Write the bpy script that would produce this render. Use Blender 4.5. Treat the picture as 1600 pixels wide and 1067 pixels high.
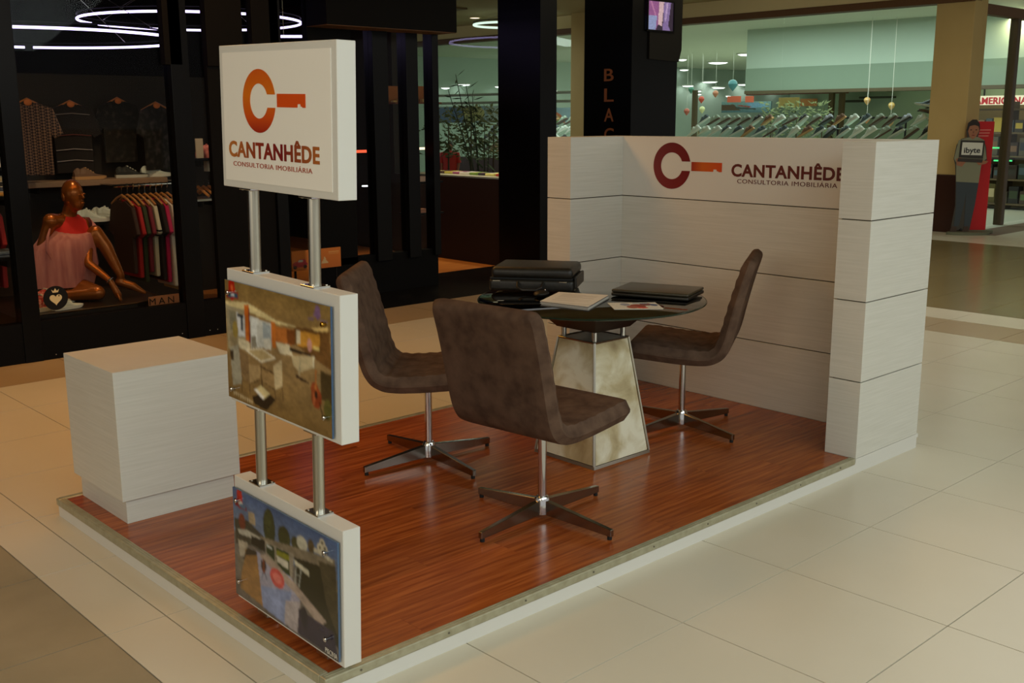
import bpy, bmesh, math, random
import numpy as np
from mathutils import Vector, Matrix
random.seed(7)
for _o in list(bpy.data.objects): bpy.data.objects.remove(_o)
scene = bpy.context.scene
COL = scene.collection
R = math.radians

# ------------------------------------------------------------------ camera
CAM = Vector((-1.4586, -2.3371, 1.6047))
F_PX, PITCH, ROLL, YAW = 1664.8, 0.2069, -0.0037, 0.8220
FW = Vector((math.cos(YAW)*math.cos(PITCH), math.sin(YAW)*math.cos(PITCH), -math.sin(PITCH)))
_rt = Vector((math.sin(YAW), -math.cos(YAW), 0)); _up = _rt.cross(FW)
RT = _rt*math.cos(ROLL) + _up*math.sin(ROLL); UP = -_rt*math.sin(ROLL) + _up*math.cos(ROLL)
cd = bpy.data.cameras.new('camera'); cam = bpy.data.objects.new('camera', cd); COL.objects.link(cam)
cd.sensor_width = 36.0; cd.lens = 36.0*F_PX/1600.0; cd.clip_end = 200; cd.clip_start = 0.05
m3 = Matrix((RT, UP, -FW)).transposed()
cam.matrix_world = Matrix.Translation(CAM) @ m3.to_4x4()
scene.camera = cam

def _ray(u, v): return FW + RT*((u-800)/F_PX) - UP*((v-533.5)/F_PX)
def atx(u, v, x): d = _ray(u, v); return CAM + d*((x-CAM.x)/d.x)
def aty(u, v, y): d = _ray(u, v); return CAM + d*((y-CAM.y)/d.y)
def atz(u, v, z): d = _ray(u, v); return CAM + d*((z-CAM.z)/d.z)
def proj(p):
    d = Vector(p)-CAM; w = d.dot(FW)
    return (800+F_PX*d.dot(RT)/w, 533.5-F_PX*d.dot(UP)/w, w)

# ------------------------------------------------------------------ world, lights, exposure
scene.view_settings.view_transform = 'Standard'; scene.view_settings.look = 'None'
scene.view_settings.gamma = 1.0; scene.view_settings.use_curve_mapping = False
scene.view_settings.exposure = 0.0
wd = bpy.data.worlds.new('mall_ambient'); scene.world = wd; wd.use_nodes = True
wd.node_tree.nodes['Background'].inputs[0].default_value = (1.0, 0.98, 0.93, 1)
wd.node_tree.nodes['Background'].inputs[1].default_value = 0.5

def area(name, loc, target, size, power, col, sy=None, spread=180):
    l = bpy.data.lights.new(name, 'AREA'); l.shape = 'RECTANGLE'; l.size = size; l.size_y = sy or size
    l.energy = power; l.color = col; l.spread = R(spread)
    o = bpy.data.objects.new(name, l); COL.objects.link(o); o.location = loc
    o.rotation_euler = (Vector(target)-Vector(loc)).to_track_quat('-Z', 'Y').to_euler()
    return o
def spot(name, loc, target, power, col, deg=60, blend=.5, rad=.05):
    l = bpy.data.lights.new(name, 'SPOT'); l.energy = power; l.color = col; l.spot_size = R(deg); l.spot_blend = blend
    l.shadow_soft_size = rad
    o = bpy.data.objects.new(name, l); COL.objects.link(o); o.location = loc
    o.rotation_euler = (Vector(target)-Vector(loc)).to_track_quat('-Z', 'Y').to_euler()
    return o
COOL = (0.89, 1.0, 0.99); WARM = (1.0, 0.8, 0.52); WARM2 = (1.0, 0.46, 0.11)
# cool corridor lamps on the right of the kiosk, warm ones over the left
area('corridor_ceiling_light', (1.2, -3.5, 3.42), (1.4, -2.4, 0.0), 9.0, 445, COOL, 4.5)
area('corridor_ceiling_light', (8.6, -0.5, 3.42), (8.6, -0.5, 0), 4.0, 95, (1, .97, .86), 5.0)
area('corridor_ceiling_light', (-4.4, -0.8, 3.42), (0.0, 0.2, 0.9), 3.0, 130, (1.0, .87, .66), 4.0)
area('shopfront_ceiling_light', (0.9, 3.7, 3.42), (0.9, 3.8, 0), 4.4, 75, WARM2, 1.0)
area('corridor_ceiling_light', (9.5, 6.0, 3.42), (9.5, 6.0, 0), 3.0, 70, (1, .85, .55), 8.0)

# ------------------------------------------------------------------ materials
def S(r, g, b):
    f = lambda c: ((c/255+0.055)/1.055)**2.4 if c > 10.3 else c/255/12.92
    return (f(r), f(g), f(b), 1)
def mat(name, col, rough=.5, metal=0, spec=.5, emit=None, es=0, coat=0):
    m = bpy.data.materials.new(name); m.use_nodes = True
    b = m.node_tree.nodes['Principled BSDF']
    b.inputs['Base Color'].default_value = col; b.inputs['Roughness'].default_value = rough
    b.inputs['Metallic'].default_value = metal; b.inputs['Specular IOR Level'].default_value = spec
    b.inputs['Coat Weight'].default_value = coat; b.inputs['Coat Roughness'].default_value = .08
    if emit: b.inputs['Emission Color'].default_value = emit; b.inputs['Emission Strength'].default_value = es
    return m
def noisy(name, c1, c2, scale=(1, 1, 1), ns=5, rough=.5, detail=4, lo=.35, hi=.65, c3=None, bump=0, metal=0, spec=.5, distort=0, space='Object'):
    m = mat(name, c1, rough, metal, spec); nt = m.node_tree; N = nt.nodes; L = nt.links
    tc = N.new('ShaderNodeTexCoord'); mp = N.new('ShaderNodeMapping'); mp.inputs['Scale'].default_value = scale
    nz = N.new('ShaderNodeTexNoise'); nz.inputs['Scale'].default_value = ns; nz.inputs['Detail'].default_value = detail
    nz.inputs['Distortion'].default_value = distort
    cr = N.new('ShaderNodeValToRGB'); e = cr.color_ramp.elements
    e[0].position = lo; e[0].color = c1; e[1].position = hi; e[1].color = c2
    if c3: x = e.new((lo+hi)/2); x.color = c3
    if space == 'World':
        g = N.new('ShaderNodeNewGeometry'); L.new(g.outputs['Position'], mp.inputs[0])
    else: L.new(tc.outputs[space], mp.inputs[0])
    L.new(mp.outputs[0], nz.inputs[0]); L.new(nz.outputs[0], cr.inputs[0])
    L.new(cr.outputs[0], N['Principled BSDF'].inputs['Base Color'])
    if bump:
        bp = N.new('ShaderNodeBump'); bp.inputs['Strength'].default_value = bump; bp.inputs['Distance'].default_value = .004
        L.new(nz.outputs[0], bp.inputs['Height']); L.new(bp.outputs[0], N['Principled BSDF'].inputs['Normal'])
    return m
def glass(name, tint=(.9, .95, .92, 1), refl=.06, rough=.0):
    m = bpy.data.materials.new(name); m.use_nodes = True; nt = m.node_tree; N = nt.nodes; L = nt.links
    N.remove(N['Principled BSDF'])
    t = N.new('ShaderNodeBsdfTransparent'); t.inputs[0].default_value = tint
    g = N.new('ShaderNodeBsdfGlossy'); g.inputs['Roughness'].default_value = rough
    lw = N.new('ShaderNodeFresnel'); lw.inputs[0].default_value = 1.45
    mu = N.new('ShaderNodeMath'); mu.operation = 'MULTIPLY'; mu.inputs[1].default_value = refl/.04; mu.use_clamp = True
    mx = N.new('ShaderNodeMixShader'); L.new(lw.outputs[0], mu.inputs[0]); L.new(mu.outputs[0], mx.inputs[0])
    L.new(t.outputs[0], mx.inputs[1]); L.new(g.outputs[0], mx.inputs[2]); L.new(mx.outputs[0], N['Material Output'].inputs[0])
    return m
def attr_mat(name, rough=.25, emit=0):
    m = mat(name, (1, 1, 1, 1), rough); nt = m.node_tree
    a = nt.nodes.new('ShaderNodeAttribute'); a.attribute_name = 'print'
    nt.links.new(a.outputs['Color'], nt.nodes['Principled BSDF'].inputs['Base Color'])
    if emit:
        nt.links.new(a.outputs['Color'], nt.nodes['Principled BSDF'].inputs['Emission Color'])
        nt.nodes['Principled BSDF'].inputs['Emission Strength'].default_value = emit
    return m
def gradient(name, stops, axis, lo, hi, rough=.35):
    m = mat(name, stops[0][1], rough); nt = m.node_tree; N = nt.nodes; L = nt.links
    g = N.new('ShaderNodeTexCoord'); sx = N.new('ShaderNodeSeparateXYZ'); L.new(g.outputs['Object'], sx.inputs[0])
    mr = N.new('ShaderNodeMapRange'); mr.inputs[1].default_value = lo; mr.inputs[2].default_value = hi
    L.new(sx.outputs[axis], mr.inputs[0])
    cr = N.new('ShaderNodeValToRGB'); e = cr.color_ramp.elements
    e[0].position, e[0].color = stops[0]; e[1].position, e[1].color = stops[-1]
    for p, c in stops[1:-1]: x = e.new(p); x.color = c
    L.new(mr.outputs[0], cr.inputs[0]); L.new(cr.outputs[0], N['Principled BSDF'].inputs['Base Color'])
    return m

M = {}
M['panel'] = noisy('pale_woodgrain', S(198, 196, 185), S(209, 207, 197), (1.2, 1.2, 38), 3.2, .42, 5, .3, .7)
M['white'] = mat('white_lacquer', S(212, 210, 202), .4)
M['reveal'] = mat('dark_joint', S(70, 62, 50), .8)
M['metal_edge'] = noisy('aluminium_edge', S(158, 153, 126), S(172, 168, 142), (1, 1, 1), 30, .38, 2, metal=.3)
M['chrome'] = mat('chrome', S(205, 205, 205), .12, 1)
M['steel'] = mat('brushed_steel', S(188, 184, 170), .28, 1)
M['black'] = mat('gloss_black', S(6, 6, 6), .3, spec=.12)
M['matblack'] = mat('matt_black', S(16, 14, 12), .7, spec=.2)
M['rubber'] = mat('rubber', S(12, 12, 12), .8)
M['suede'] = noisy('brown_suede', S(76, 58, 47), S(106, 84, 69), (1, 1, 1), 16, .92, 6, .3, .75, bump=.15, spec=.1)
M['glass_top'] = glass('smoked_glass', (.55, .58, .48, 1), .055)
M['glass'] = glass('clear_glass', (.93, .96, .94, 1), .002)
M['glass_dark'] = glass('dark_shop_glass', (.85, .86, .84, 1), .004)
M['glass_edge'] = mat('green_glass_edge', S(20, 40, 30), .15)
M['acrylic'] = mat('acrylic_edge', S(70, 95, 125), .15)
M['paper'] = noisy('printed_paper', S(222, 218, 206), S(205, 200, 188), (1, 40, 1), 4, .7)
M['paperdark'] = mat('paper_edges', S(130, 125, 120), .8)
M['leather'] = noisy('black_leather', S(20, 18, 15), S(30, 27, 22), (1, 1, 1), 60, .42, 3, bump=.2, spec=.4)
M['laptop'] = mat('laptop_black', S(28, 27, 22), .35)
M['print'] = attr_mat('photo_print', .22)
M['screen'] = attr_mat('lit_screen', .3, .8)
M['cardprint'] = attr_mat('card_print', .6)
def wood_floor():
    m = mat('laminate', S(110, 60, 28), .24, spec=.38); nt = m.node_tree; N = nt.nodes; L = nt.links
    g = N.new('ShaderNodeNewGeometry'); mp = N.new('ShaderNodeMapping'); mp.inputs['Scale'].default_value = (1.4, 22, 1)
    oi = N.new('ShaderNodeObjectInfo'); ad = N.new('ShaderNodeVectorMath'); ad.operation = 'ADD'
    sc = N.new('ShaderNodeVectorMath'); sc.operation = 'SCALE'; sc.inputs['Scale'].default_value = 7.0
    L.new(oi.outputs['Random'], sc.inputs[0]); L.new(g.outputs['Position'], ad.inputs[0]); L.new(sc.outputs[0], ad.inputs[1])
    nz = N.new('ShaderNodeTexNoise'); nz.inputs['Scale'].default_value = 2.4; nz.inputs['Detail'].default_value = 7; nz.inputs['Distortion'].default_value = .35
    L.new(ad.outputs[0], mp.inputs[0]); L.new(mp.outputs[0], nz.inputs[0])
    cr = N.new('ShaderNodeValToRGB'); e = cr.color_ramp.elements
    e[0].position = .28; e[0].color = S(120, 54, 20); e[1].position = .72; e[1].color = S(176, 98, 44)
    x = e.new(.5); x.color = S(150, 76, 31)
    hs = N.new('ShaderNodeHueSaturation'); mr = N.new('ShaderNodeMapRange'); mr.inputs[3].default_value = .86; mr.inputs[4].default_value = 1.14
    L.new(oi.outputs['Random'], mr.inputs[0]); L.new(mr.outputs[0], hs.inputs['Value'])
    L.new(nz.outputs[0], cr.inputs[0]); L.new(cr.outputs[0], hs.inputs['Color']); L.new(hs.outputs[0], N['Principled BSDF'].inputs['Base Color'])
    return m
M['laminate'] = wood_floor()
def tile_mat(name, c1, c2, rough):
    m = noisy(name, c1, c2, (1, 1, 1), 1.1, rough, 6, .3, .7, space='World', spec=.4)
    return m
M['tile'] = tile_mat('beige_porcelain_tile', S(204, 197, 176), S(212, 205, 186), .26)
M['tile_dark'] = noisy('grey_brown_tile', S(138, 130, 108), S(156, 146, 122), (1, 1, 1), 3.2, .45, 7, .3, .7, space='World')
M['tile_band'] = tile_mat('brown_band_tile', S(160, 138, 106), S(172, 150, 118), .3)
M['tile_far'] = tile_mat('olive_brown_tile', S(112, 98, 62), S(124, 110, 74), .22)
M['tile_black'] = mat('black_granite', S(14, 11, 8), .25)
M['grout'] = mat('tile_grout', S(104, 84, 66), .9)
M['marble'] = noisy('travertine', S(156, 136, 98), S(232, 228, 204), (1, 1, 1), 5.0, .38, 9, .33, .6, c3=S(196, 182, 142), distort=.5)
M['marble_b'] = noisy('travertine_warm', S(158, 122, 76), S(196, 172, 128), (1, 1, 1.4), 9, .4, 8, .34, .66, c3=S(176, 146, 98), distort=.8)
M['wengue'] = mat('wenge_wood', S(24, 14, 10), .45)
M['ceiling'] = mat('cream_plaster', S(176, 158, 116), .85)
M['column'] = noisy('cream_paint', S(188, 164, 108), S(194, 170, 114), (1, 1, 1), 2, .8)
M['skirt'] = mat('dark_brown_granite', S(50, 22, 10), .35)
M['beam'] = mat('brown_beam', S(98, 66, 34), .6)
M['shopwall'] = mat('pale_green_wall', S(188, 206, 192), .8)
M['shopdark'] = mat('shop_black', S(7, 6, 5), .6, spec=.1)
M['shopbrown'] = mat('shop_brown_black', S(30, 16, 8), .55, spec=.3)
M['shopwood'] = noisy('orange_wood_floor', S(190, 110, 42), S(215, 132, 56), (2, 14, 1), 2, .35)
M['bronze'] = mat('bronze_paint', S(150, 84, 32), .27, .55)
M['pink'] = noisy('pink_chiffon', S(196, 128, 120), S(166, 98, 96), (6, 6, .6), 4, .85)
M['redcloth'] = mat('red_cloth', S(200, 30, 24), .8)
M['greyshelf'] = mat('taupe_shelf', S(150, 120, 96), .6)
def em(name, col, s): return mat(name, (0, 0, 0, 1), .5, emit=col, es=s)
M['neon'] = em('neon_violet_white', (.62, .5, 1.0, 1), 5.0)
M['neon_pale'] = em('neon_pale', (.75, .95, .8, 1), 1.3)
M['lamp'] = em('lamp_white', (.95, 1, .95, 1), 4.0)
M['lampwarm'] = em('lamp_warm', (1, .75, .5, 1), 2.5)
M['redlight'] = em('red_light', (1, .12, .05, 1), 1.6)
M['led'] = em('small_led', (.9, .9, 1, 1), 3)
M['greenled'] = em('green_led', (.1, 1, .3, 1), 1.0)
M['signbox'] = em('lit_sign_face', (1, .93, .62, 1), 1.0)
M['signred'] = em('lit_sign_red', (.75, .05, .06, 1), .6)
_cc = {}
def plain(r, g, b, rough=.7):
    k = (r, g, b, rough)
    if k not in _cc: _cc[k] = mat('paint_%d_%d_%d' % (r, g, b), S(r, g, b), rough)
    return _cc[k]

# ------------------------------------------------------------------ geometry helpers
class B:
    def __init__(s): s.bm = bmesh.new()
    def box(s, lo, hi, bev=0, rot=None, seg=2):
        lo = Vector(lo); hi = Vector(hi); c = (lo+hi)/2; d = hi-lo
        r = bmesh.ops.create_cube(s.bm, size=1)
        vs = r['verts']
        bmesh.ops.scale(s.bm, vec=d, verts=vs)
        if bev:
            es = list({e for v in vs for e in v.link_edges})
            o = bmesh.ops.bevel(s.bm, geom=es, offset=bev, segments=seg, profile=.5, affect='EDGES')
            vs = list({v for f in o['faces'] for v in f.verts} | {v for v in vs if v.is_valid})
        if rot: bmesh.ops.rotate(s.bm, cent=(0, 0, 0), matrix=rot, verts=vs)
        bmesh.ops.translate(s.bm, vec=c, verts=vs)
        return vs
    def hexa(s, p):   # 8 points: bottom 4 ccw, top 4 ccw
        v = [s.bm.verts.new(q) for q in p]
        for f in ((3, 2, 1, 0), (4, 5, 6, 7), (0, 1, 5, 4), (1, 2, 6, 5), (2, 3, 7, 6), (3, 0, 4, 7)): s.bm.faces.new([v[i] for i in f])
        return v
    def cyl(s, c, r, z0, z1, seg=24, r2=None):
        r2 = r if r2 is None else r2
        a = [s.bm.verts.new((c[0]+r*math.cos(2*math.pi*i/seg), c[1]+r*math.sin(2*math.pi*i/seg), z0)) for i in range(seg)]
        b = [s.bm.verts.new((c[0]+r2*math.cos(2*math.pi*i/seg), c[1]+r2*math.sin(2*math.pi*i/seg), z1)) for i in range(seg)]
        s.bm.faces.new(a[::-1]); s.bm.faces.new(b)
        for i in range(seg): s.bm.faces.new((a[i], a[(i+1) % seg], b[(i+1) % seg], b[i]))
    def lathe(s, c, prof, seg=24, axis='z'):
        rings = []
        for r, z in prof:
            ring = []
            for i in range(seg):
                a = 2*math.pi*i/seg; x, y = r*math.cos(a), r*math.sin(a)
                p = (x, y, z) if axis == 'z' else ((z, x, y) if axis == 'x' else (x, z, y))
                ring.append(s.bm.verts.new((c[0]+p[0], c[1]+p[1], c[2]+p[2])))
            rings.append(ring)
        for a, b in zip(rings, rings[1:]):
            for i in range(seg): s.bm.faces.new((a[i], a[(i+1) % seg], b[(i+1) % seg], b[i]))
        s.bm.faces.new(rings[0][::-1]); s.bm.faces.new(rings[-1])
    def tube(s, path, rad, seg=10, closed=False, ends=True):
        P = [Vector(p) for p in path]; n = len(P)
        rad = rad if isinstance(rad, (list, tuple)) else [rad]*n
        rings = []; prev = None
        for i in range(n):
            t = (P[(i+1) % n]-P[i-1]) if closed else (P[min(i+1, n-1)]-P[max(i-1, 0)])
            t.normalize()
            if prev is None:
                prev = t.orthogonal().normalized()
            prev = (prev-t*prev.dot(t)).normalized(); q = t.cross(prev)
            rings.append([s.bm.verts.new(P[i]+(prev*math.cos(2*math.pi*k/seg)+q*math.sin(2*math.pi*k/seg))*rad[i]) for k in range(seg)])
        rr = list(zip(rings, rings[1:])) + ([(rings[-1], rings[0])] if closed else [])
        for a, b in rr:
            for k in range(seg): s.bm.faces.new((a[k], a[(k+1) % seg], b[(k+1) % seg], b[k]))
        if not closed and ends: s.bm.faces.new(rings[0][::-1]); s.bm.faces.new(rings[-1])
    def limb(s, path, rad, seg=12):     # tube with rounded ends
        P = [Vector(p) for p in path]; rad = list(rad)
        d0 = (P[0]-P[1]).normalized(); d1 = (P[-1]-P[-2]).normalized()
        s.tube([P[0]+d0*rad[0]*.9, P[0]+d0*rad[0]*.5]+P+[P[-1]+d1*rad[-1]*.5, P[-1]+d1*rad[-1]*.9],
               [rad[0]*.35, rad[0]*.85]+rad+[rad[-1]*.85, rad[-1]*.35], seg)
    def ball(s, c, r, seg=16, rot=None):
        r = r if isinstance(r, (list, tuple)) else (r, r, r)
        o = bmesh.ops.create_uvsphere(s.bm, u_segments=seg, v_segments=max(8, seg//2+2), radius=1)
        bmesh.ops.scale(s.bm, vec=r, verts=o['verts'])
        if rot: bmesh.ops.rotate(s.bm, cent=(0, 0, 0), matrix=rot, verts=o['verts'])
        bmesh.ops.translate(s.bm, vec=c, verts=o['verts'])
    def prism(s, pts, off):      # planar polygon (3d points) swept by vector off
        off = Vector(off); a = [s.bm.verts.new(p) for p in pts]; b = [s.bm.verts.new(Vector(p)+off) for p in pts]; n = len(a)
        s.bm.faces.new(a[::-1]); s.bm.faces.new(b)
        for i in range(n): s.bm.faces.new((a[i], a[(i+1) % n], b[(i+1) % n], b[i]))
    def mesh(s, name, smooth=False, tri=False):
        bmesh.ops.recalc_face_normals(s.bm, faces=s.bm.faces)
        if tri: bmesh.ops.triangulate(s.bm, faces=[f for f in s.bm.faces if len(f.verts) > 4])
        me = bpy.data.meshes.new(name); s.bm.to_mesh(me); s.bm.free()
        if smooth:
            for p in me.polygons: p.use_smooth = True
        return me
MW = {}
def link(name, me, m, parent=None, world=True, autosm=False):
    if m is not None:
        me.materials.clear() if False else None
        if not me.materials:
            for q in (m if isinstance(m, (list, tuple)) else [m]): me.materials.append(M[q] if isinstance(q, str) else q)
    o = bpy.data.objects.new(name, me); COL.objects.link(o)
    if parent is not None:
        o.parent = parent
        if world and parent.name in MW: me.transform(MW[parent.name].inverted())
    if autosm: me.set_sharp_from_angle(angle=R(35))
    return o
def emit(b, name, m, parent=None, world=True, smooth=False, tri=False):
    me = b.mesh(name, smooth, tri)
    return link(name, me, m, parent, world, smooth)
def tag(o, label, cat, group=None, kind=None):
    o['label'] = label; o['category'] = cat
    if group: o['group'] = group
    if kind: o['kind'] = kind
    return o
def thing(name, label, cat, loc=(0, 0, 0), rz=0, group=None):
    o = bpy.data.objects.new(name, None); COL.objects.link(o); o.location = loc; o.rotation_euler = (0, 0, rz)
    o.empty_display_size = .1
    MW[o.name] = Matrix.Translation(loc) @ Matrix.Rotation(rz, 4, 'Z')
    return tag(o, label, cat, group)
def struct(o, label=None, cat=None):
    o['kind'] = 'structure'
    if label: o['label'] = label
    o['category'] = cat or 'structure'
    return o
def dup(root, loc, rz=0, label=None, group=None):
    r = root.copy(); COL.objects.link(r); r.location = loc; r.rotation_euler = (0, 0, rz)
    if label: r['label'] = label
    if group: r['group'] = group
    for ch in root.children:
        c = ch.copy(); COL.objects.link(c); c.parent = r
        for g in ch.children:
            d = g.copy(); COL.objects.link(d); d.parent = c
    return r
def text_mesh(body, w, h, depth=.0015, bold=.0, spacing=1.0):
    cu = bpy.data.curves.new('lettering', 'FONT'); cu.body = body; cu.size = 1; cu.extrude = 0.01; cu.offset = bold; cu.space_character = spacing
    cu.resolution_u = 4
    o = bpy.data.objects.new('lettering', cu); COL.objects.link(o)
    dg = bpy.context.evaluated_depsgraph_get(); me = bpy.data.meshes.new_from_object(o.evaluated_get(dg))
    bpy.data.objects.remove(o)
    c = np.empty(len(me.vertices)*3); me.vertices.foreach_get('co', c); c = c.reshape(-1, 3)
    lo, hi = c.min(0), c.max(0)
    cap = hi[1]-lo[1] if h[1] == 'full' else h[2]
    sx = w/(hi[0]-lo[0]); sy = h[0]/cap
    c[:, 0] = (c[:, 0]-lo[0])*sx; c[:, 1] = c[:, 1]*sy if h[1] != 'full' else (c[:, 1]-lo[1])*sy
    c[:, 2] = (c[:, 2]-lo[2])/(hi[2]-lo[2])*depth
    me.vertices.foreach_set('co', c.ravel()); me.materials.clear()
    return me
def place_flat(me, origin, ex, ey, ez):
    mt = Matrix((Vector(ex), Vector(ey), Vector(ez))).transposed().to_4x4(); mt.translation = Vector(origin); me.transform(mt); return me
def fuse(b, name, voxel, smooth=6, extra=None):
    me = b.mesh(name); o = bpy.data.objects.new('tmp', me); COL.objects.link(o)
    r = o.modifiers.new('r', 'REMESH'); r.mode = 'VOXEL'; r.voxel_size = voxel; r.use_smooth_shade = True
    s_ = o.modifiers.new('s', 'SMOOTH'); s_.iterations = smooth; s_.factor = .5
    dg = bpy.context.evaluated_depsgraph_get(); out = bpy.data.meshes.new_from_object(o.evaluated_get(dg))
    bpy.data.objects.remove(o)
    if extra:
        bm = bmesh.new(); bm.from_mesh(out); bm.from_mesh(extra); bm.to_mesh(out); bm.free()
    for p in out.polygons: p.use_smooth = True
    out.name = name
    return out
class Canvas:      # flat print painted as colours on a grid mesh
    def __init__(s, w, h, col): s.w, s.h = w, h; s.a = np.zeros((h, w, 3)); s.a[:] = np.array(S(*col)[:3]); s.X, s.Y = np.meshgrid(np.arange(w)/(w-1), np.arange(h)/(h-1))
    def _mask(s, pts):
        X, Y = s.X, s.Y; m = np.zeros(X.shape, bool); n = len(pts)
        for i in range(n):
            x0, y0 = pts[i]; x1, y1 = pts[(i+1) % n]
            if y0 == y1: continue
            c = ((y0 > Y) != (y1 > Y)) & (X < (x1-x0)*(Y-y0)/(y1-y0)+x0); m ^= c
        return m
    def poly(s, pts, col, a=1.0): m = s._mask(pts); s.a[m] = s.a[m]*(1-a)+np.array(S(*col)[:3])*a
    def ell(s, cx, cy, rx, ry, col, a=1.0): m = ((s.X-cx)/rx)**2+((s.Y-cy)/ry)**2 < 1; s.a[m] = s.a[m]*(1-a)+np.array(S(*col)[:3])*a
    def line(s, p, q, w, col, a=1.0):
        dx, dy = q[0]-p[0], q[1]-p[1]; l = math.hypot(dx, dy) or 1; nx, ny = -dy/l*w/2, dx/l*w/2
        s.poly([(p[0]+nx, p[1]+ny), (q[0]+nx, q[1]+ny), (q[0]-nx, q[1]-ny), (p[0]-nx, p[1]-ny)], col, a)
    def grad(s, c0, c1, y0, y1):
        t = np.clip((s.Y-y0)/(y1-y0), 0, 1)[..., None]; m = (s.Y >= y0) & (s.Y <= y1)
        g = np.array(S(*c0)[:3])*(1-t)+np.array(S(*c1)[:3])*t; s.a[m] = g[m]
    def soften(s, seed=1):      # photographic softness: blur edges, add blotchy tone
        for _ in range(2):
            p = np.pad(s.a, ((1, 1), (1, 1), (0, 0)), 'edge'); s.a = (p[:-2, 1:-1]+p[2:, 1:-1]+p[1:-1, :-2]+p[1:-1, 2:]+2*p[1:-1, 1:-1])/6
        rng = np.random.default_rng(seed)
        for n, k in ((9, .35), (22, .3), (48, .25)):
            g = rng.random((n+2, n+2)); x = s.X*n; y = s.Y*n; i = x.astype(int); j = y.astype(int); fx, fy = x-i, y-j
            v = (g[j, i]*(1-fx)+g[j, i+1]*fx)*(1-fy)+(g[j+1, i]*(1-fx)+g[j+1, i+1]*fx)*fy; s.a *= (1+k*(v-.5))[..., None]
    def speckle(s, k, seed=1): rng = np.random.default_rng(seed); s.a *= 1+k*(rng.random((s.h, s.w, 1))-.5)
    def mesh(s, name, o, ex, ey):       # o = top-left corner, ex to the right, ey down
        o = np.array(o); ex = np.array(ex); ey = np.array(ey)
        co = o+s.X[..., None]*ex+s.Y[..., None]*ey
        idx = np.arange(s.w*s.h).reshape(s.h, s.w)
        f = np.stack([idx[:-1, :-1], idx[1:, :-1], idx[1:, 1:], idx[:-1, 1:]], -1).reshape(-1, 4)
        me = bpy.data.meshes.new(name); me.from_pydata(co.reshape(-1, 3).tolist(), [], f.tolist())
        at = me.color_attributes.new('print', 'FLOAT_COLOR', 'POINT')
        rgba = np.ones((s.w*s.h, 4)); rgba[:, :3] = np.clip(s.a.reshape(-1, 3), 0, 1); at.data.foreach_set('color', rgba.ravel())
        return me

# ================================================================== SETTING
HP = .0754
# ---- mall floor: slab, tiles one by one
b = B(); b.box((-9, -8, -.25), (40, 24, -.006)); floor = struct(emit(b, 'floor', 'grout'), 'beige porcelain tiled mall floor', 'floor')
xs = [-.28-.6*k for k in range(13, 0, -1)] + [-.28, -.08] + [-.08+.6*k for k in range(1, 11)] + [6.32, 6.87, 7.32]
while xs[-1] < 12.0: xs.append(xs[-1]+.6)
xs += [12.25, 12.75, 13.3, 13.9]
while xs[-1] < 20: xs.append(xs[-1]+.6)
ys = [-.37-.6*k for k in range(12, 0, -1)] + [-.37+.6*k for k in range(0, 25)]
tiles = []
for i in range(len(xs)-1):
    for j in range(len(ys)-1):
        x0, x1, y0, y1 = xs[i], xs[i+1], ys[j], ys[j+1]
        cx, cy = (x0+x1)/2, (y0+y1)/2
        if cy > 5.03 and cx < 6.4: continue
        if cx > 13.3 and cy > 4.0: continue
        P = [proj((x, y, 0)) for x in (x0, x1) for y in (y0, y1)]
        us = [p[0] for p in P]; vs = [p[1] for p in P]
        out = any(p[2] < .3 for p in P) or max(us) < -20 or min(us) > 1620 or min(vs) > 1080
        if x0 > .05 and x1 < 3.4 and y0 > .05 and y1 < 1.95: continue
        ar = 0 if out else (max(us)-min(us))*(max(vs)-min(vs))
        if cx < -.28: k = 'tile_dark'
        elif 6.32 < cx < 6.87: k = 'tile_band'
        elif 7.32 < cx < 12.3: k = 'tile_far'
        elif 4.43 < cy < 5.03 and cx < 6.3: k = 'tile_band'
        else: k = 'tile'
        tiles.append((ar, x0, x1, y0, y1, k))
tiles.sort(reverse=True)
tm = {}
rest = {}
for n, (ar, x0, x1, y0, y1, k) in enumerate(tiles):
    w, d = round(x1-x0, 3), round(y1-y0, 3); g = .0022
    if n < 290 and ar > 0:
        if (w, d, k) not in tm:
            q = B(); q.box((g, g, -.006), (w-g, d-g, 0)); me = q.mesh('tile'); me.materials.append(M[k]); tm[(w, d, k)] = me
        o = bpy.data.objects.new('floor_tile', tm[(w, d, k)]); COL.objects.link(o); o.location = (x0, y0, 0); o.parent = floor
    else: rest.setdefault(k, []).append((x0+g, x1-g, y0+g, y1-g))
for k, l in rest.items():
    q = B()
    for x0, x1, y0, y1 in l: q.box((x0, y0, -.006), (x1, y1, 0))
    o = emit(q, 'floor_tiles_far', k, floor, False); o['kind'] = 'stuff'
# shop floors
b = B(); b.box((-6, 5.03, -.006), (6.4, 6.38, 0)); emit(b, 'black_granite_threshold', 'tile_black', floor, False)
b = B(); b.box((-6, 6.38, -.006), (6.4, 11, .001)); emit(b, 'wooden_shop_floor', 'shopwood', floor, False)
b = B(); b.box((13.3, 4.3, -.006), (38, 22, .001)); emit(b, 'shoe_shop_floor', plain(190, 190, 175, .4), floor, False)

# ---- ceilings
b = B(); b.box((-9, -8, 3.45), (13.3, 5.03, 3.6)); b.box((6.4, 5.03, 3.45), (13.3, 24, 3.6)); b.box((13.3, -8, 3.45), (40, 4.2, 3.6))
ceil = struct(emit(b, 'ceiling', 'ceiling'), 'cream plaster mall ceiling', 'ceiling')
b = B(); b.box((10.3, 12.1, 3.42), (10.95, 12.4, 3.45), .004); emit(b, 'air_vent', plain(120, 100, 70), ceil, False)

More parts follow.
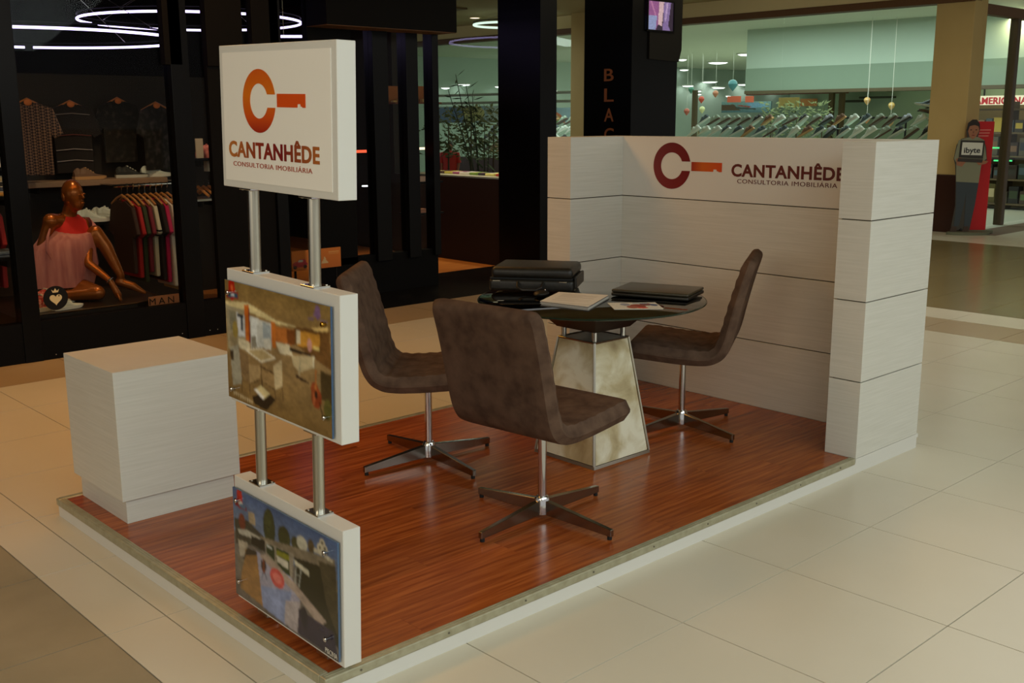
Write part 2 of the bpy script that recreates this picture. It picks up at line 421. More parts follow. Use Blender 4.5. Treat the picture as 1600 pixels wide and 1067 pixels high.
# ---- black clothes shop (left): shell
FY, RY = 5.03, 5.76
def X_at(u, v, y): return aty(u, v, y).x
b = B()
b.box((-6, 10.6, 0), (6.4, 10.8, 3.3)); b.box((-6.2, 5.03, 0), (-6, 10.8, 3.3)); b.box((-6, 5.2, 3.05), (6.4, 10.8, 3.3))
b.box((-6, FY-.02, 0), (2.98, FY+.06, .27))                       # low black plinth under the glass
b.box((-6, FY-.02, 3.0), (2.98, FY+.08, 3.45))
shop = struct(emit(b, 'wall_black_shop', 'shopdark'), 'glossy black clothes shop front with tall glass', 'wall')
def fpost(u0, u1, y, z0=0, z1=3.4, d=.09, v=300, nm='mullion', m='black'):
    x0, x1 = X_at(u0, v, y), X_at(u1, v, y); q = B(); q.box((x0, y-.03, z0), (x1, y+d, z1), .004); return emit(q, nm, m, shop, False)
fpost(12, 42, FY); fpost(277, 305, FY)
fpost(430, 447, FY)
for u0, u1 in ((250, 277.5), (317, 374), (389, 431)): fpost(u0, u1, FY, 1.98, 3.4, .05, 20, 'transom_panel', 'shopdark')
b = B(); b.box((X_at(337, 350, FY), FY-.01, .26), (X_at(431, 350, FY), FY+.04, 1.99)); emit(b, 'black_panel', 'shopdark', shop, False)
for k, u in enumerate((285, 328, 340)):
    p = aty(u, 521-(u-285)*.12, FY-.02); q = B(); q.ball((p.x, FY-.021, max(p.z, .02)), .004, 8); emit(q, 'plinth_screw', 'steel', shop, False)
q = B(); p = aty(88, 556, FY-.02); q.ball((p.x, FY-.021, .03), .004, 8); emit(q, 'plinth_screw', 'steel', shop, False)
# recessed panels beside the entrance
x_r0 = X_at(490, 300, RY); x_r1 = X_at(683, 300, RY)
b = B(); b.box((x_r0, RY, 0), (x_r1, RY+.1, .36)); b.box((x_r0, RY, 2.9), (x_r1, RY+.1, 3.45)); b.box((x_r0, RY, .3), (X_at(556, 300, RY), RY+.08, 3.0))
recess = struct(emit(b, 'wall_black_entrance', 'shopdark'), 'black panelled shop entrance beside the recessed door', 'wall')
for u0, u1 in ((583, 606), (634, 652), (674, 683.5)):
    x0, x1 = X_at(u0, 250, RY), X_at(u1, 250, RY); q = B(); q.box((x0, RY-.04, .3), (x1, RY+.1, 3.4), .004); emit(q, 'mullion', 'black', recess, False)
for u0, u1 in ((556, 583), (606, 634), (652, 674)):
    x0, x1 = X_at(u0, 250, RY), X_at(u1, 250, RY); q = B(); q.box((x0, RY+.02, .36), (x1, RY+.03, 2.9)); emit(q, 'glass_pane', 'glass_dark', recess, False)
fb = atx(714, 51, x_r1+.02)
b = B(); b.box((x_r0, fb.y, fb.z), (x_r1+.02, RY+.05, 3.45), .004); emit(b, 'fascia', 'shopdark', recess, False)
b = B(); b.box((x_r0, fb.y+.005, fb.z-.004), (x_r1+.015, RY, fb.z)); emit(b, 'fascia_soffit', 'beam', recess, False)
# diagonal glass door between the two planes, with an orange sticker
gx0, gx1 = 2.99, x_r0
def glassbox(name, p0, p1, z0, z1, m, parent=None, t=.008):
    d = (Vector(p1)-Vector(p0)).normalized(); n = Vector((-d.y, d.x))*t/2; q = B()
    P = [Vector(p0)+n, Vector(p1)+n, Vector(p1)-n, Vector(p0)-n]
    q.hexa([(p.x, p.y, z0) for p in P[::-1]]+[(p.x, p.y, z1) for p in P[::-1]]); return emit(q, name, m, parent, False)
dr = struct(glassbox('door_1', (gx0, FY+.05), (gx1, RY), .02, 3.0, 'glass_dark'), 'frameless glass door of the black clothes shop', 'door')
# panes of the front
w1 = struct(glassbox('window_1', (-3.0, FY+.03), (X_at(12, 300, FY), FY+.03), .27, 3.0, 'glass_dark'), 'shop window pane at the far left of the black shop', 'window')
w2 = struct(glassbox('window_2', (X_at(42, 300, FY), FY+.03), (X_at(277, 300, FY), FY+.03), .27, 3.0, 'glass_dark'), 'shop window pane before the seated mannequin', 'window')
w3 = struct(glassbox('window_3', (X_at(305, 300, FY), FY+.03), (X_at(430, 300, FY), FY+.03), .27, 3.0, 'glass_dark'), 'shop window pane right of the seated mannequin', 'window')
# side wall of the shop with a window onto the corridor
b = B()
b.box((6.4, 6.27, 0), (6.55, 10.8, .95)); b.box((6.4, 6.27, 3.3), (6.55, 10.8, 3.45)); b.box((6.4, 8.2, .95), (6.55, 10.8, 3.4))
side = struct(emit(b, 'wall_shop_side', 'shopbrown'), 'dark brown wall below the shop side window', 'wall')
b = B(); b.box((6.36, 5.64, 0), (6.6, 6.28, 3.45), .004); emit(b, 'black_pillar', 'black', side, False)
gp = atx(722, 200, 6.45)
for k, (y0, y1) in enumerate(((6.28, gp.y-.003), (gp.y+.003, 8.2))):
    o = struct(glassbox('window_%d' % (4+k), (6.46, y0), (6.46, y1), .95, 3.35, 'glass'), ['right pane of the window above the dark shop wall', 'left pane of the window above the dark shop wall'][k], 'window')

# ---- shoe shop (far right)
SX = 13.3
b = B(); b.box((SX, 4.36, 0), (SX+.25, 15.5, .8))
shoew = struct(emit(b, 'wall_shoe_shop', 'skirt'), 'dark granite wall below the shoe shop windows', 'wall')
b = B(); b.box((SX-.05, 4.36, 3.12), (SX+.2, 24, 3.22), .01); emit(b, 'header_beam', 'beam', shoew, False)
b = B(); b.box((SX-.02, 4.36, 3.22), (SX+.2, 24, 3.6)); emit(b, 'upper_wall', plain(232, 216, 164, .8), shoew, False)
b = B(); b.box((SX, 4.36, .8), (SX+.4, 4.9, 3.45), .01); emit(b, 'corner_column', 'column', shoew, False)
b = B(); b.box((SX-.02, 4.34, 0), (SX+.42, 4.92, .8), .006); emit(b, 'column_base', 'skirt', shoew, False)
b = B(); b.box((SX-.3, 9.9, .0), (SX+.2, 11.62, 3.45), .01); emit(b, 'wide_column', 'column', shoew, False)
b = B(); b.box((SX+.35, 4.38, 2.98), (24, 4.52, 3.12), .01); emit(b, 'side_beam', 'beam', shoew, False)
for k, (y0, y1, l) in enumerate(((4.9, 7.4, 'right shoe shop window pane'), (7.41, 9.9, 'left shoe shop window pane beside the black tower'), (11.62, 13.6, 'shoe shop window pane left of the cream column'), (13.61, 20, 'far left shoe shop window pane'))):
    struct(glassbox('window_%d' % (6+k), (SX+.1, y0), (SX+.1, y1), .8, 3.12, 'glass'), l, 'window')
pst = aty(1573, 200, 4.45)
struct(glassbox('window_10', (SX+.42, 4.45), (pst.x-.05, 4.45), .02, 2.98, 'glass'), 'side glass of the shoe shop behind the red banner', 'window')
struct(glassbox('window_11', (pst.x+.05, 4.45), (24, 4.45), .02, 2.98, 'glass'), 'side glass of the shoe shop right of the post', 'window')
b = B(); b.box((pst.x-.06, 4.39, 0), (pst.x+.06, 4.51, 3.0), .01); emit(b, 'window_post', plain(78, 62, 40, .5), shoew, False)
# interior shell
b = B(); b.box((SX+.1, 4.3, 3.3), (38, 22, 3.4)); struct(emit(b, 'ceiling_shoe_shop', plain(214, 220, 200)), 'pale ceiling inside the shoe shop', 'ceiling')
b = B(); b.box((36, 4.3, 0), (36.2, 24, 3.4)); b.box((13.5, 21.8, 0), (38, 22, 3.4)); struct(emit(b, 'wall_shoe_shop_back', 'shopwall'), 'pale green back wall inside the shoe shop', 'wall')
bk = 17.0
yk = atx(1166, 100, bk).y; zk = atx(1300, 139, bk).z
b = B(); b.box((bk, 4.5, zk), (bk+.3, yk, 3.4)); b.box((bk+.3, yk-.3, zk), (30, yk, 3.4)); hd = struct(emit(b, 'wall_bulkhead', 'shopwall'), 'pale green bulkhead hanging inside the shoe shop', 'wall')
b = B(); b.box((bk-.03, 4.5, zk-.06), (bk+.32, yk, zk)); emit(b, 'bulkhead_trim', plain(96, 84, 60), hd, False)
z2 = atx(1300, 102, bk).z
b = B(); b.box((bk-.012, 4.5, zk), (bk, yk, z2)); emit(b, 'lower_band', plain(140, 160, 142), hd, False)
b = B(); b.box((bk+2.0, 4.5, 0), (bk+2.2, yk, 3.2)); struct(emit(b, 'wall_shop_inner', plain(150, 172, 150)), 'pale inner partition behind the shoe display', 'wall')
area('shoe_shop_light', (15.2, 7.5, 3.25), (15.2, 7.5, 0), 1.2, 135, (.87, 1, .93), 6)
area('shoe_shop_light', (24, 13, 3.25), (24, 13, 0), 8, 420, (.85, 1, .88), 10)
area('shoe_shop_light', (17.45, 5.5, 3.22), (17.7, 5.6, 0.9), .25, 40, (1, .86, .5), 1.6)  # added unseen fill behind the bulkhead, brightens the goods shelves

# ================================================================== KIOSK
XW, XI, XE, YE, ZT = 2.852, 3.288, 3.432, 2.0, 1.498
PLX = 3.447
plat = thing('kiosk_platform', 'low kiosk platform floored with brown laminate and aluminium edging', 'platform')
b = B(); b.box((0.006, .006, 0), (PLX, YE-.006, HP-.012)); emit(b, 'base', 'white', plat)
b = B(); b.box((XW, 0.0, HP-.02), (PLX, .159, HP-.0012)); b.box((XI, .159, HP-.02), (PLX, YE, HP-.0012)); emit(b, 'rear_deck', 'white', plat)
e = .032
row = .128; y = e; ri = 0
while y < YE-e-.001:
    y1 = min(y+row, YE-e); x = e; first = True
    while x < XI:
        ln = (0.35+.31*(ri*3 % 4)) if first else 1.215
        x1 = min(x+ln, XI); first = False
        q = B(); q.box((x+.0004, y+.0004, HP-.012), (x1-.0004, y1-.0004, HP-.0015)); emit(q, 'laminate_plank', 'laminate', plat)
        x = x1
    y = y1; ri += 1
def edge(p0, p1, name='edge_strip'):
    q = B(); lo = (min(p0[0], p1[0]), min(p0[1], p1[1]), HP-.028); hi = (max(p0[0], p1[0]), max(p0[1], p1[1]), HP+.002); q.box(lo, hi, .004); o = emit(q, name, 'metal_edge', plat)
    q = B()
    if hi[0]-lo[0] > hi[1]-lo[1]: q.box((lo[0]+.01, lo[1]+.012, HP+.002), (hi[0], lo[1]+.016, HP+.0035)); q.box((lo[0]+.01, lo[1]+.022, HP+.002), (hi[0], lo[1]+.025, HP+.0035))
    else: q.box((lo[0]+.012, lo[1]+.01, HP+.002), (lo[0]+.016, hi[1], HP+.0035)); q.box((lo[0]+.022, lo[1]+.01, HP+.002), (lo[0]+.025, hi[1], HP+.0035))
    emit(q, 'edge_ridge', 'metal_edge', o, False)
    return o
edge((0, 0), (XW, e)); edge((0, e), (e, YE-e)); edge((0, YE-e), (XI, YE), 'rear_edge_strip')
for k in range(9):
    q = B(); q.lathe((.12+k*.325, -.001, HP-.012), [(.0035, 0), (.0035, -.0015)], 10, 'y'); emit(q, 'edge_screw', plain(95, 90, 75, .4), plat)

kw = thing('kiosk_wall', 'U-shaped pale wood-grain kiosk wall in four tiers of panels', 'partition', (XW, 0, HP))
tiers = [(HP, .433), (.433, .798), (.798, 1.159), (1.159, ZT)]
b = B(); b.box((XW+.012, .012, HP), (XE-.012, .148, ZT-.01)); b.box((XW+.012, 1.83, HP), (XE-.012, 1.985, ZT-.01)); b.box((XI+.012, .1, HP), (XE-.012, 1.9, ZT-.01)); emit(b, 'core', 'reveal', kw)
for z0, z1 in tiers:
    g = .0025
    a0, a1 = z0+(g if z0 > .1 else 0), z1-(g if z1 < 1.49 else 0)
    q = B(); q.box((XW, 0, a0), (XE, .16, a1), .0012, seg=1); emit(q, 'wing_panel', 'panel', kw)
    q = B(); q.box((XW, 1.818, a0), (XE, YE, a1), .0012, seg=1); emit(q, 'wing_panel', 'panel', kw)
    top = z1 > 1.4
    q = B(); q.box((XI, .16, a0), (XE, 1.818, a1), .0012, seg=1); emit(q, 'back_panel', 'white' if top else 'panel', kw)
# wall logo (face x = XI, text runs towards -y)
XF = XI-.0002
maroon = gradient('maroon_print', [(0, S(126, 22, 18)), (1, S(96, 14, 16))], 2, .9, 1.5)
barmat = gradient('key_bar_print', [(0, S(150, 40, 22)), (.35, S(196, 92, 22)), (1, S(200, 70, 24))], 1, 1.32, 1.11)
def ring_pts(cy, cz, r, gap_lo, gap_hi, n=48):      # C opening towards -y
    a0 = math.asin(gap_hi/r); a1 = 2*math.pi-math.asin(-gap_lo/r); return [(a0+(a1-a0)*i/n) for i in range(n+1)]
def c_mesh(x, cy, cz, ro_y, ro_z, ri_y, ri_z, glo, ghi, d=.0012):
    q = B(); n = 48
    def arc(ry, rz):
        a0 = math.asin(ghi/rz); a1 = 2*math.pi-math.asin(-glo/rz)
        return [(x, cy-ry*math.cos(a0+(a1-a0)*i/n), cz+rz*math.sin(a0+(a1-a0)*i/n)) for i in range(n+1)]
    A = arc(ro_y, ro_z); I = arc(ri_y, ri_z)
    for s_ in (0, -d):
        pass
    va = [q.bm.verts.new(p) for p in A]; vi = [q.bm.verts.new(p) for p in I]
    wa = [q.bm.verts.new((p[0]-d, p[1], p[2])) for p in A]; wi = [q.bm.verts.new((p[0]-d, p[1], p[2])) for p in I]
    for i in range(n):
        q.bm.faces.new((wa[i], wa[i+1], wi[i+1], wi[i])); q.bm.faces.new((va[i], va[i+1], wa[i+1], wa[i])); q.bm.faces.new((vi[i], wi[i], wi[i+1], vi[i+1]))
    for i in (0, n): q.bm.faces.new((va[i], wa[i], wi[i], vi[i]))
    return q
def key_bar(x, yl, yr, z0, z1, d=.0012):
    w = yl-yr; h = z1-z0
    pts = [(yl, z0), (yl, z1), (yr, z1), (yr, z0), (yr+w*.10, z0), (yr+w*.12, z0+h*.08), (yr+w*.16, z0+h*.08), (yr+w*.17, z0+h*.26), (yr+w*.27, z0+h*.26), (yr+w*.28, z0)]
    q = B(); q.prism([(x, p[0], p[1]) for p in pts], (-d, 0, 0)); return q
emit(c_mesh(XF, 1.457, 1.340, .130, .1275, .076, .0735, -.025, .026), 'logo_ring', maroon, kw)
emit(key_bar(XF, 1.320, 1.117, 1.316, 1.365), 'logo_key_bar', barmat, kw, tri=True)
brown = mat('brown_print', S(92, 30, 20), .4)
def wall_text(body, x, yl, w, z, h, m, parent, bold=.0, cap=.73, name='lettering', spacing=1):
    me = text_mesh(body, w, (h, 'cap', cap), .0012, bold, spacing); place_flat(me, (x, yl, z), (0, -1, 0), (0, 0, 1), (-1, 0, 0)); return link(name, me, m, parent)
def title(x, yl, w, z, h, m, parent):
    return wall_text('CANTANH\u00caDE', x, yl, w, z, h, m, parent, .03, .75, 'lettering', 1.06)
title(XF, 1.055, .664, 1.299, .066, brown, kw)
wall_text('CONSULTORIA IMOBILI\u00c1RIA', XF, 1.016, .588, 1.262, .0235, brown, kw, .0, .73, 'small_lettering', 1.1)

# ---- plinth box
bx0, bx1, by0, by1, bz0, bz1 = .078, .575, 1.503, 1.985, .171, .680
pl = thing('display_plinth', 'pale wood-grain cube plinth on a recessed base at the platform corner', 'plinth', (bx0, by0, HP))
b = B(); b.box((bx0, by0, bz0), (bx1, by1, bz1), .0015, seg=1); emit(b, 'cube', 'panel', pl)
b = B(); b.box((bx0+.02, by0+.02, HP-.0012), (bx1-.02, by1-.02, bz0)); emit(b, 'toe_kick', 'panel', pl)

# ---- totem
tx0, tx1, ty0, ty1 = .055, .112, -.015, .582
tot = thing('display_totem', 'free-standing totem of three white panels joined by steel poles', 'sign', (tx0, ty0, HP))
TP = {'low': (.098, .506), 'mid': (.750, 1.156), 'top': (1.400, 1.796)}
pan = {}
for k, nm, l in (('top', 'sign_panel', 'white sign panel with orange key logo'), ('mid', 'photo_panel', 'white panel with framed photo of a dining room'), ('low', 'photo_panel', 'white panel with framed photo of a pool')):
    z0, z1 = TP[k]; q = B(); q.box((tx0, ty0, z0), (tx1, ty1, z1), .0015, seg=1); o = emit(q, nm, 'white', tot); o['label'] = l; pan[k] = o
def in_panel(o):     # part meshes of a panel share the totem's local frame
    MW[o.name] = MW[tot.name]; return o
for o in pan.values(): in_panel(o)
xm = (tx0+tx1)/2
for yy in (.145, .462):
    for z0, z1 in ((TP['mid'][1], TP['top'][0]), (TP['low'][1], TP['mid'][0])):
        q = B(); q.lathe((xm, yy, 0), [(.0165, z0), (.0165, z1)], 24); emit(q, 'pole', 'steel', tot, smooth=True)
        for zz, s_ in ((z0, 1), (z1, -1)):
            q = B(); a, c = sorted((zz, zz+s_*.005)); q.box((xm-.027, yy-.033, a), (xm+.027, yy+.033, c), .001, seg=1); fl = emit(q, 'pole_flange', 'chrome', tot); MW[fl.name] = MW[tot.name]
            q = B()
            for dx in (-.02, .02):
                for dy in (-.025, .025): q.lathe((xm+dx, yy+dy, zz+s_*.005), [(.0035, 0), (.003, .002*s_)], 8)
            emit(q, 'flange_screws', 'steel', fl)['kind'] = 'stuff'
for yy in (.115, .45):
    q = B(); q.box((xm-.02, yy-.03, HP+.0025), (xm+.02, yy+.03, TP['low'][0]), .003); emit(q, 'foot', 'steel', tot)
# sign print
XS = tx0-.0002
q = B(); q.box((tx0-.002, ty0+.025, TP['top'][0]+.02), (tx0+.001, ty1-.02, TP['top'][1]-.02)); emit(q, 'acrylic_face', mat('sign_acrylic', S(240, 236, 226), .12), pan['top'])
XS = tx0-.0022
orange = gradient('orange_print', [(0, S(150, 30, 20)), (.25, S(205, 78, 18)), (.6, S(214, 112, 16)), (1, S(205, 88, 18))], 2, 1.555-HP, 1.73-HP)
bar2 = mat('orange_bar_print', S(212, 78, 16), .35)
gold = gradient('gold_maroon_print', [(0, S(190, 118, 50)), (.35, S(140, 48, 26)), (.6, S(118, 22, 24)), (1, S(176, 104, 44))], 1, .546-ty0, .046-ty0)
emit(c_mesh(XS, .362, 1.644, .087, .0855, .048, .047, -.017, .018), 'logo_ring', orange, pan['top'])
emit(key_bar(XS, .267, .127, 1.629, 1.664), 'logo_key_bar', bar2, pan['top'], tri=True)
title(XS, .537, .472, 1.489, .045, gold, pan['top'])
wall_text('CONSULTORIA IMOBILI\u00c1RIA', XS, .514, .414, 1.462, .0135, mat('rust_print', S(168, 84, 60), .4), pan['top'], .0, .73, 'small_lettering', 1.1)
# photo prints
def rect_conv(x0, y0, sc, ul, ur, tl, tr, bl, br):
    def f(x, y):
        u = x0+x/sc; v = y0+y/sc; s_ = (u-ul)/(ur-ul); t0 = tl+(tr-tl)*s_; b0 = bl+(br-bl)*s_; return (s_, (v-t0)/(b0-t0))
    return f
def PP(f, *p): return [f(*q) for q in p]
cv = Canvas(170, 112, (128, 102, 58)); f = rect_conv(340, 450, 4.445, 346, 513, 446, 478, 629, 682)
cv.grad((124, 100, 56), (150, 120, 74), 0, .35); cv.grad((150, 124, 84), (118, 92, 50), .35, 1)
cv.poly(PP(f, (20, 130), (200, 135), (400, 240), (560, 280), (420, 270), (210, 200), (20, 170)), (206, 190, 140))
cv.poly(PP(f, (25, 150), (180, 190), (180, 420), (40, 460)), (150, 140, 112)); cv.poly(PP(f, (50, 190), (110, 200), (110, 330), (60, 330)), (120, 116, 96))
cv.poly(PP(f, (112, 205), (172, 225), (172, 370), (120, 370)), (196, 200, 204)); cv.poly(PP(f, (115, 210), (165, 222), (165, 245), (118, 235)), (50, 50, 56)); cv.poly(PP(f, (145, 240), (160, 240), (160, 330), (145, 330)), (70, 76, 84))
cv.poly(PP(f, (175, 150), (208, 150), (212, 400), (178, 400)), (186, 98, 34)); cv.poly(PP(f, (204, 170), (214, 172), (216, 410), (206, 410)), (110, 40, 36))
cv.poly(PP(f, (215, 225), (370, 270), (370, 430), (218, 450)), (190, 192, 186)); cv.poly(PP(f, (225, 230), (270, 245), (262, 430), (222, 430)), (208, 212, 210))
cv.poly(PP(f, (310, 265), (365, 280), (365, 380), (310, 400)), (150, 160, 164)); cv.poly(PP(f, (310, 380), (362, 370), (368, 450), (320, 450)), (200, 198, 186)); cv.poly(PP(f, (220, 370), (255, 360), (262, 440), (222, 450)), (130, 126, 112))
cv.poly(PP(f, (372, 250), (400, 258), (404, 440), (374, 430)), (190, 108, 40))
cv.poly(PP(f, (402, 285), (535, 300), (535, 410), (404, 390)), (168, 100, 44)); cv.poly(PP(f, (480, 300), (535, 305), (535, 410), (485, 400)), (112, 64, 28))
cv.poly(PP(f, (535, 280), (760, 290), (775, 560), (535, 400)), (104, 72, 36)); cv.poly(PP(f, (545, 300), (700, 320), (698, 432), (548, 400)), (190, 136, 52)); cv.poly(PP(f, (545, 300), (572, 305), (572, 395), (548, 392)), (196, 186, 160))
cv.ell(*f(634, 395), .02, .05, (190, 140, 130)); cv.poly(PP(f, (655, 395), (697, 402), (695, 430), (655, 424)), (206, 184, 110)); cv.poly(PP(f, (640, 280), (755, 262), (755, 292), (680, 296)), (222, 190, 120))
cv.poly(PP(f, (400, 390), (500, 410), (520, 480), (430, 470)), (206, 196, 166)); cv.poly(PP(f, (500, 425), (640, 455), (640, 475), (500, 445)), (40, 28, 22)); cv.poly(PP(f, (510, 480), (660, 470), (655, 550), (560, 590), (520, 540)), (186, 170, 132))
cv.line(f(660, 470), f(655, 545), .012, (214, 206, 176)); cv.poly(PP(f, (540, 605), (625, 655), (622, 665), (538, 630)), (50, 36, 26)); cv.line(f(570, 500), f(560, 610), .012, (160, 150, 120))
cv.poly(PP(f, (50, 350), (115, 350), (110, 440), (55, 450)), (136, 122, 92)); cv.poly(PP(f, (120, 380), (210, 410), (210, 470), (125, 450)), (200, 190, 160)); cv.ell(*f(98, 325), .03, .07, (140, 122, 62))
cv.poly(PP(f, (50, 450), (120, 430), (140, 700), (65, 720)), (150, 146, 128)); cv.poly(PP(f, (50, 470), (75, 470), (75, 540), (55, 540)), (66, 52, 36))
cv.poly(PP(f, (120, 450), (195, 500), (200, 700), (140, 650)), (122, 98, 66)); cv.poly(PP(f, (195, 560), (285, 570), (280, 650), (200, 700)), (164, 138, 96))
cv.poly(PP(f, (165, 460), (300, 445), (405, 508), (290, 545)), (216, 208, 184)); cv.poly(PP(f, (190, 466), (300, 452), (380, 505), (292, 532)), (176, 156, 112))
cv.poly(PP(f, (285, 600), (385, 620), (390, 720), (300, 680)), (150, 122, 80)); cv.poly(PP(f, (380, 560), (440, 515), (440, 700), (388, 728)), (190, 172, 134)); cv.line(f(290, 545), f(292, 800), .010, (60, 44, 26)); cv.line(f(280, 570), f(385, 615), .012, (70, 50, 30))
for a, c in (((140, 640), (136, 760)), ((200, 700), (200, 780)), ((440, 700), (445, 800)), ((388, 728), (390, 800)), ((200, 698), (282, 665)), ((305, 680), (390, 730))): cv.line(f(*a), f(*c), .006, (60, 42, 24))
cv.poly(PP(f, (215, 790), (320, 740), (390, 800), (320, 880), (230, 840)), (34, 24, 14)); cv.poly(PP(f, (232, 740), (285, 705), (350, 760), (298, 805)), (206, 190, 140)); cv.poly(PP(f, (232, 740), (250, 730), (310, 790), (298, 805)), (226, 224, 214))
cv.poly(PP(f, (700, 560), (770, 590), (775, 800), (700, 760)), (70, 56, 30)); cv.ell(*f(672, 755), .046, .085, (132, 56, 26)); cv.ell(*f(662, 700), .034, .06, (140, 66, 32)); cv.ell(*f(670, 735), .014, .03, (40, 22, 14)); cv.ell(*f(655, 765), .012, .05, (170, 90, 50)); cv.line(f(668, 700), f(672, 560), .014, (168, 104, 50)); cv.line(f(690, 780), f(712, 880), .008, (40, 30, 16)); cv.ell(*f(745, 830), .035, .08, (92, 88, 40))
cv.ell(*f(690, 170), .022, .055, (112, 84, 120)); cv.poly(PP(f, (682, 120), (660, 195), (712, 195)), (120, 92, 128), .8); cv.poly(PP(f, (625, 205), (665, 205), (665, 225), (625, 222)), (116, 96, 112), .8); cv.poly(PP(f, (705, 215), (755, 222), (755, 240), (705, 236)), (120, 104, 120), .8)
cv.ell(*f(80, 45), .035, .10, (170, 34, 18)); cv.poly(PP(f, (36, 62), (130, 68), (132, 120), (38, 105)), (150, 26, 16)); cv.poly(PP(f, (44, 72), (124, 78), (126, 110), (46, 98)), (40, 84, 106)); cv.poly(PP(f, (70, 78), (100, 80), (100, 96), (70, 92)), (206, 214, 224)); cv.ell(*f(82, 40), .012, .03, (214, 96, 50))
for k in range(9): x = 66+k*17.5; y = 752+k*8; cv.line(f(x, y), f(x+8, y+24), .009, (208, 190, 150), .8); cv.line(f(x+10, y+4), f(x+3, y+28), .006, (208, 190, 150), .7)
cv.soften(2); cv.a *= 1.12; cv.speckle(.08)
def photo(panel, y_l, y_r, z0, z1, canvas, label, bolts):
    q = B(); q.box((tx0-.012, y_r, z0), (tx0-.006, y_l, z1)); bd = emit(q, 'photo_board', 'acrylic', pan[panel]); MW[bd.name] = MW[tot.name]
    q = B(); q.box((tx0-.006, y_r+.03, z0+.03), (tx0, y_l-.03, z1-.03)); emit(q, 'board_spacer', 'rubber', pan[panel])
    me = canvas.mesh('photo_print', (tx0-.0125, y_l, z1), (0, y_r-y_l, 0), (0, 0, z0-z1)); me.materials.append(M['print'])
    me.transform(MW[tot.name].inverted()); o = bpy.data.objects.new('photo_print', me); COL.objects.link(o); o.parent = pan[panel]; o['label'] = label
    for (yy, zz, g) in bolts:
        q = B(); q.lathe((tx0-.0125, yy, zz), [(.0035, 0), (.0035, -.008), (.0075, -.009), (.0075, -.013), (.005, -.015)], 14, 'x'); emit(q, 'mounting_bolt', mat('brass', S(190, 150, 60), .2, 1) if g else 'chrome', pan[panel], smooth=True)
photo('mid', .574, .012, .764, 1.124, cv, 'printed photo of a dining room with a guitar', [(.537, .795, 0), (.035, 1.075, 1), (.035, .82, 0), (.54, 1.09, 0)])
cv = Canvas(170, 112, (92, 110, 140)); f = rect_conv(355, 760, 3.811, 364, 529, 768, 847, 937, 1031)
cv.grad((74, 96, 140), (120, 134, 156), 0, .4); cv.grad((120, 112, 104), (100, 92, 84), .4, 1)
cv.poly(PP(f, (40, 215), (130, 230), (240, 330), (240, 420), (150, 380), (45, 370)), (70, 66, 54)); cv.poly(PP(f, (135, 175), (178, 190), (182, 265), (140, 245)), (168, 150, 120)); cv.ell(*f(92, 240), .035, .08, (120, 60, 40)); cv.poly(PP(f, (60, 280), (130, 290), (220, 340), (200, 350), (70, 310)), (190, 186, 170)); cv.poly(PP(f, (150, 320), (240, 350), (240, 410), (150, 370)), (40, 36, 28))
cv.ell(*f(270, 270), .06, .17, (58, 62, 34)); cv.ell(*f(262, 225), .035, .09, (66, 70, 38)); cv.ell(*f(362, 325), .06, .10, (62, 64, 34)); cv.ell(*f(430, 355), .04, .06, (70, 68, 40)); cv.ell(*f(468, 350), .05, .06, (190, 186, 166)); cv.ell(*f(520, 365), .03, .06, (84, 70, 46))
cv.poly(PP(f, (200, 320), (400, 370), (650, 430), (665, 620), (560, 520), (420, 430), (240, 350)), (128, 116, 96)); cv.poly(PP(f, (240, 350), (420, 420), (400, 600), (245, 430)), (150, 140, 122))
cv.poly(PP(f, (250, 365), (298, 380), (300, 470), (250, 420)), (42, 56, 30)); cv.line(f(252, 375), f(286, 395), .022, (190, 194, 190)); cv.poly(PP(f, (310, 385), (390, 415), (392, 575), (314, 480)), (44, 58, 28)); cv.poly(PP(f, (312, 400), (388, 425), (388, 460), (312, 430)), (140, 140, 40)); cv.poly(PP(f, (312, 430), (382, 470), (382, 512), (316, 470)), (214, 208, 190))
cv.poly(PP(f, (418, 435), (560, 470), (650, 600), (668, 960), (560, 780), (440, 620)), (46, 44, 26)); cv.poly(PP(f, (420, 450), (505, 510), (506, 542), (424, 480)), (206, 200, 176)); cv.poly(PP(f, (560, 440), (655, 470), (668, 900), (600, 700)), (74, 66, 46))
cv.line(f(430, 490), f(420, 620), .010, (168, 170, 160)); cv.line(f(460, 500), f(442, 625), .010, (168, 170, 160)); cv.line(f(432, 540), f(450, 540), .01, (150, 150, 140))
cv.poly(PP(f, (180, 410), (400, 560), (450, 660), (440, 900), (215, 750)), (160, 158, 178)); cv.poly(PP(f, (205, 620), (400, 645), (360, 850), (215, 750)), (136, 150, 190)); cv.poly(PP(f, (240, 430), (420, 590), (600, 800), (560, 830), (420, 650), (200, 440)), (170, 152, 138)); cv.poly(PP(f, (360, 700), (450, 700), (430, 890), (350, 840)), (178, 168, 170)); cv.poly(PP(f, (440, 740), (640, 850), (660, 1020), (430, 890)), (52, 46, 62)); cv.ell(*f(470, 790), .035, .09, (36, 34, 44))
cv.ell(*f(312, 570), .07, .085, (206, 84, 78)); cv.ell(*f(312, 570), .045, .045, (224, 120, 110)); cv.ell(*f(228, 505), .016, .07, (120, 60, 34)); cv.ell(*f(216, 490), .008, .05, (60, 44, 40)); cv.ell(*f(238, 500), .008, .05, (60, 44, 40)); cv.line(f(222, 540), f(214, 580), .012, (110, 116, 136)); cv.line(f(234, 540), f(244, 580), .012, (110, 116, 136))
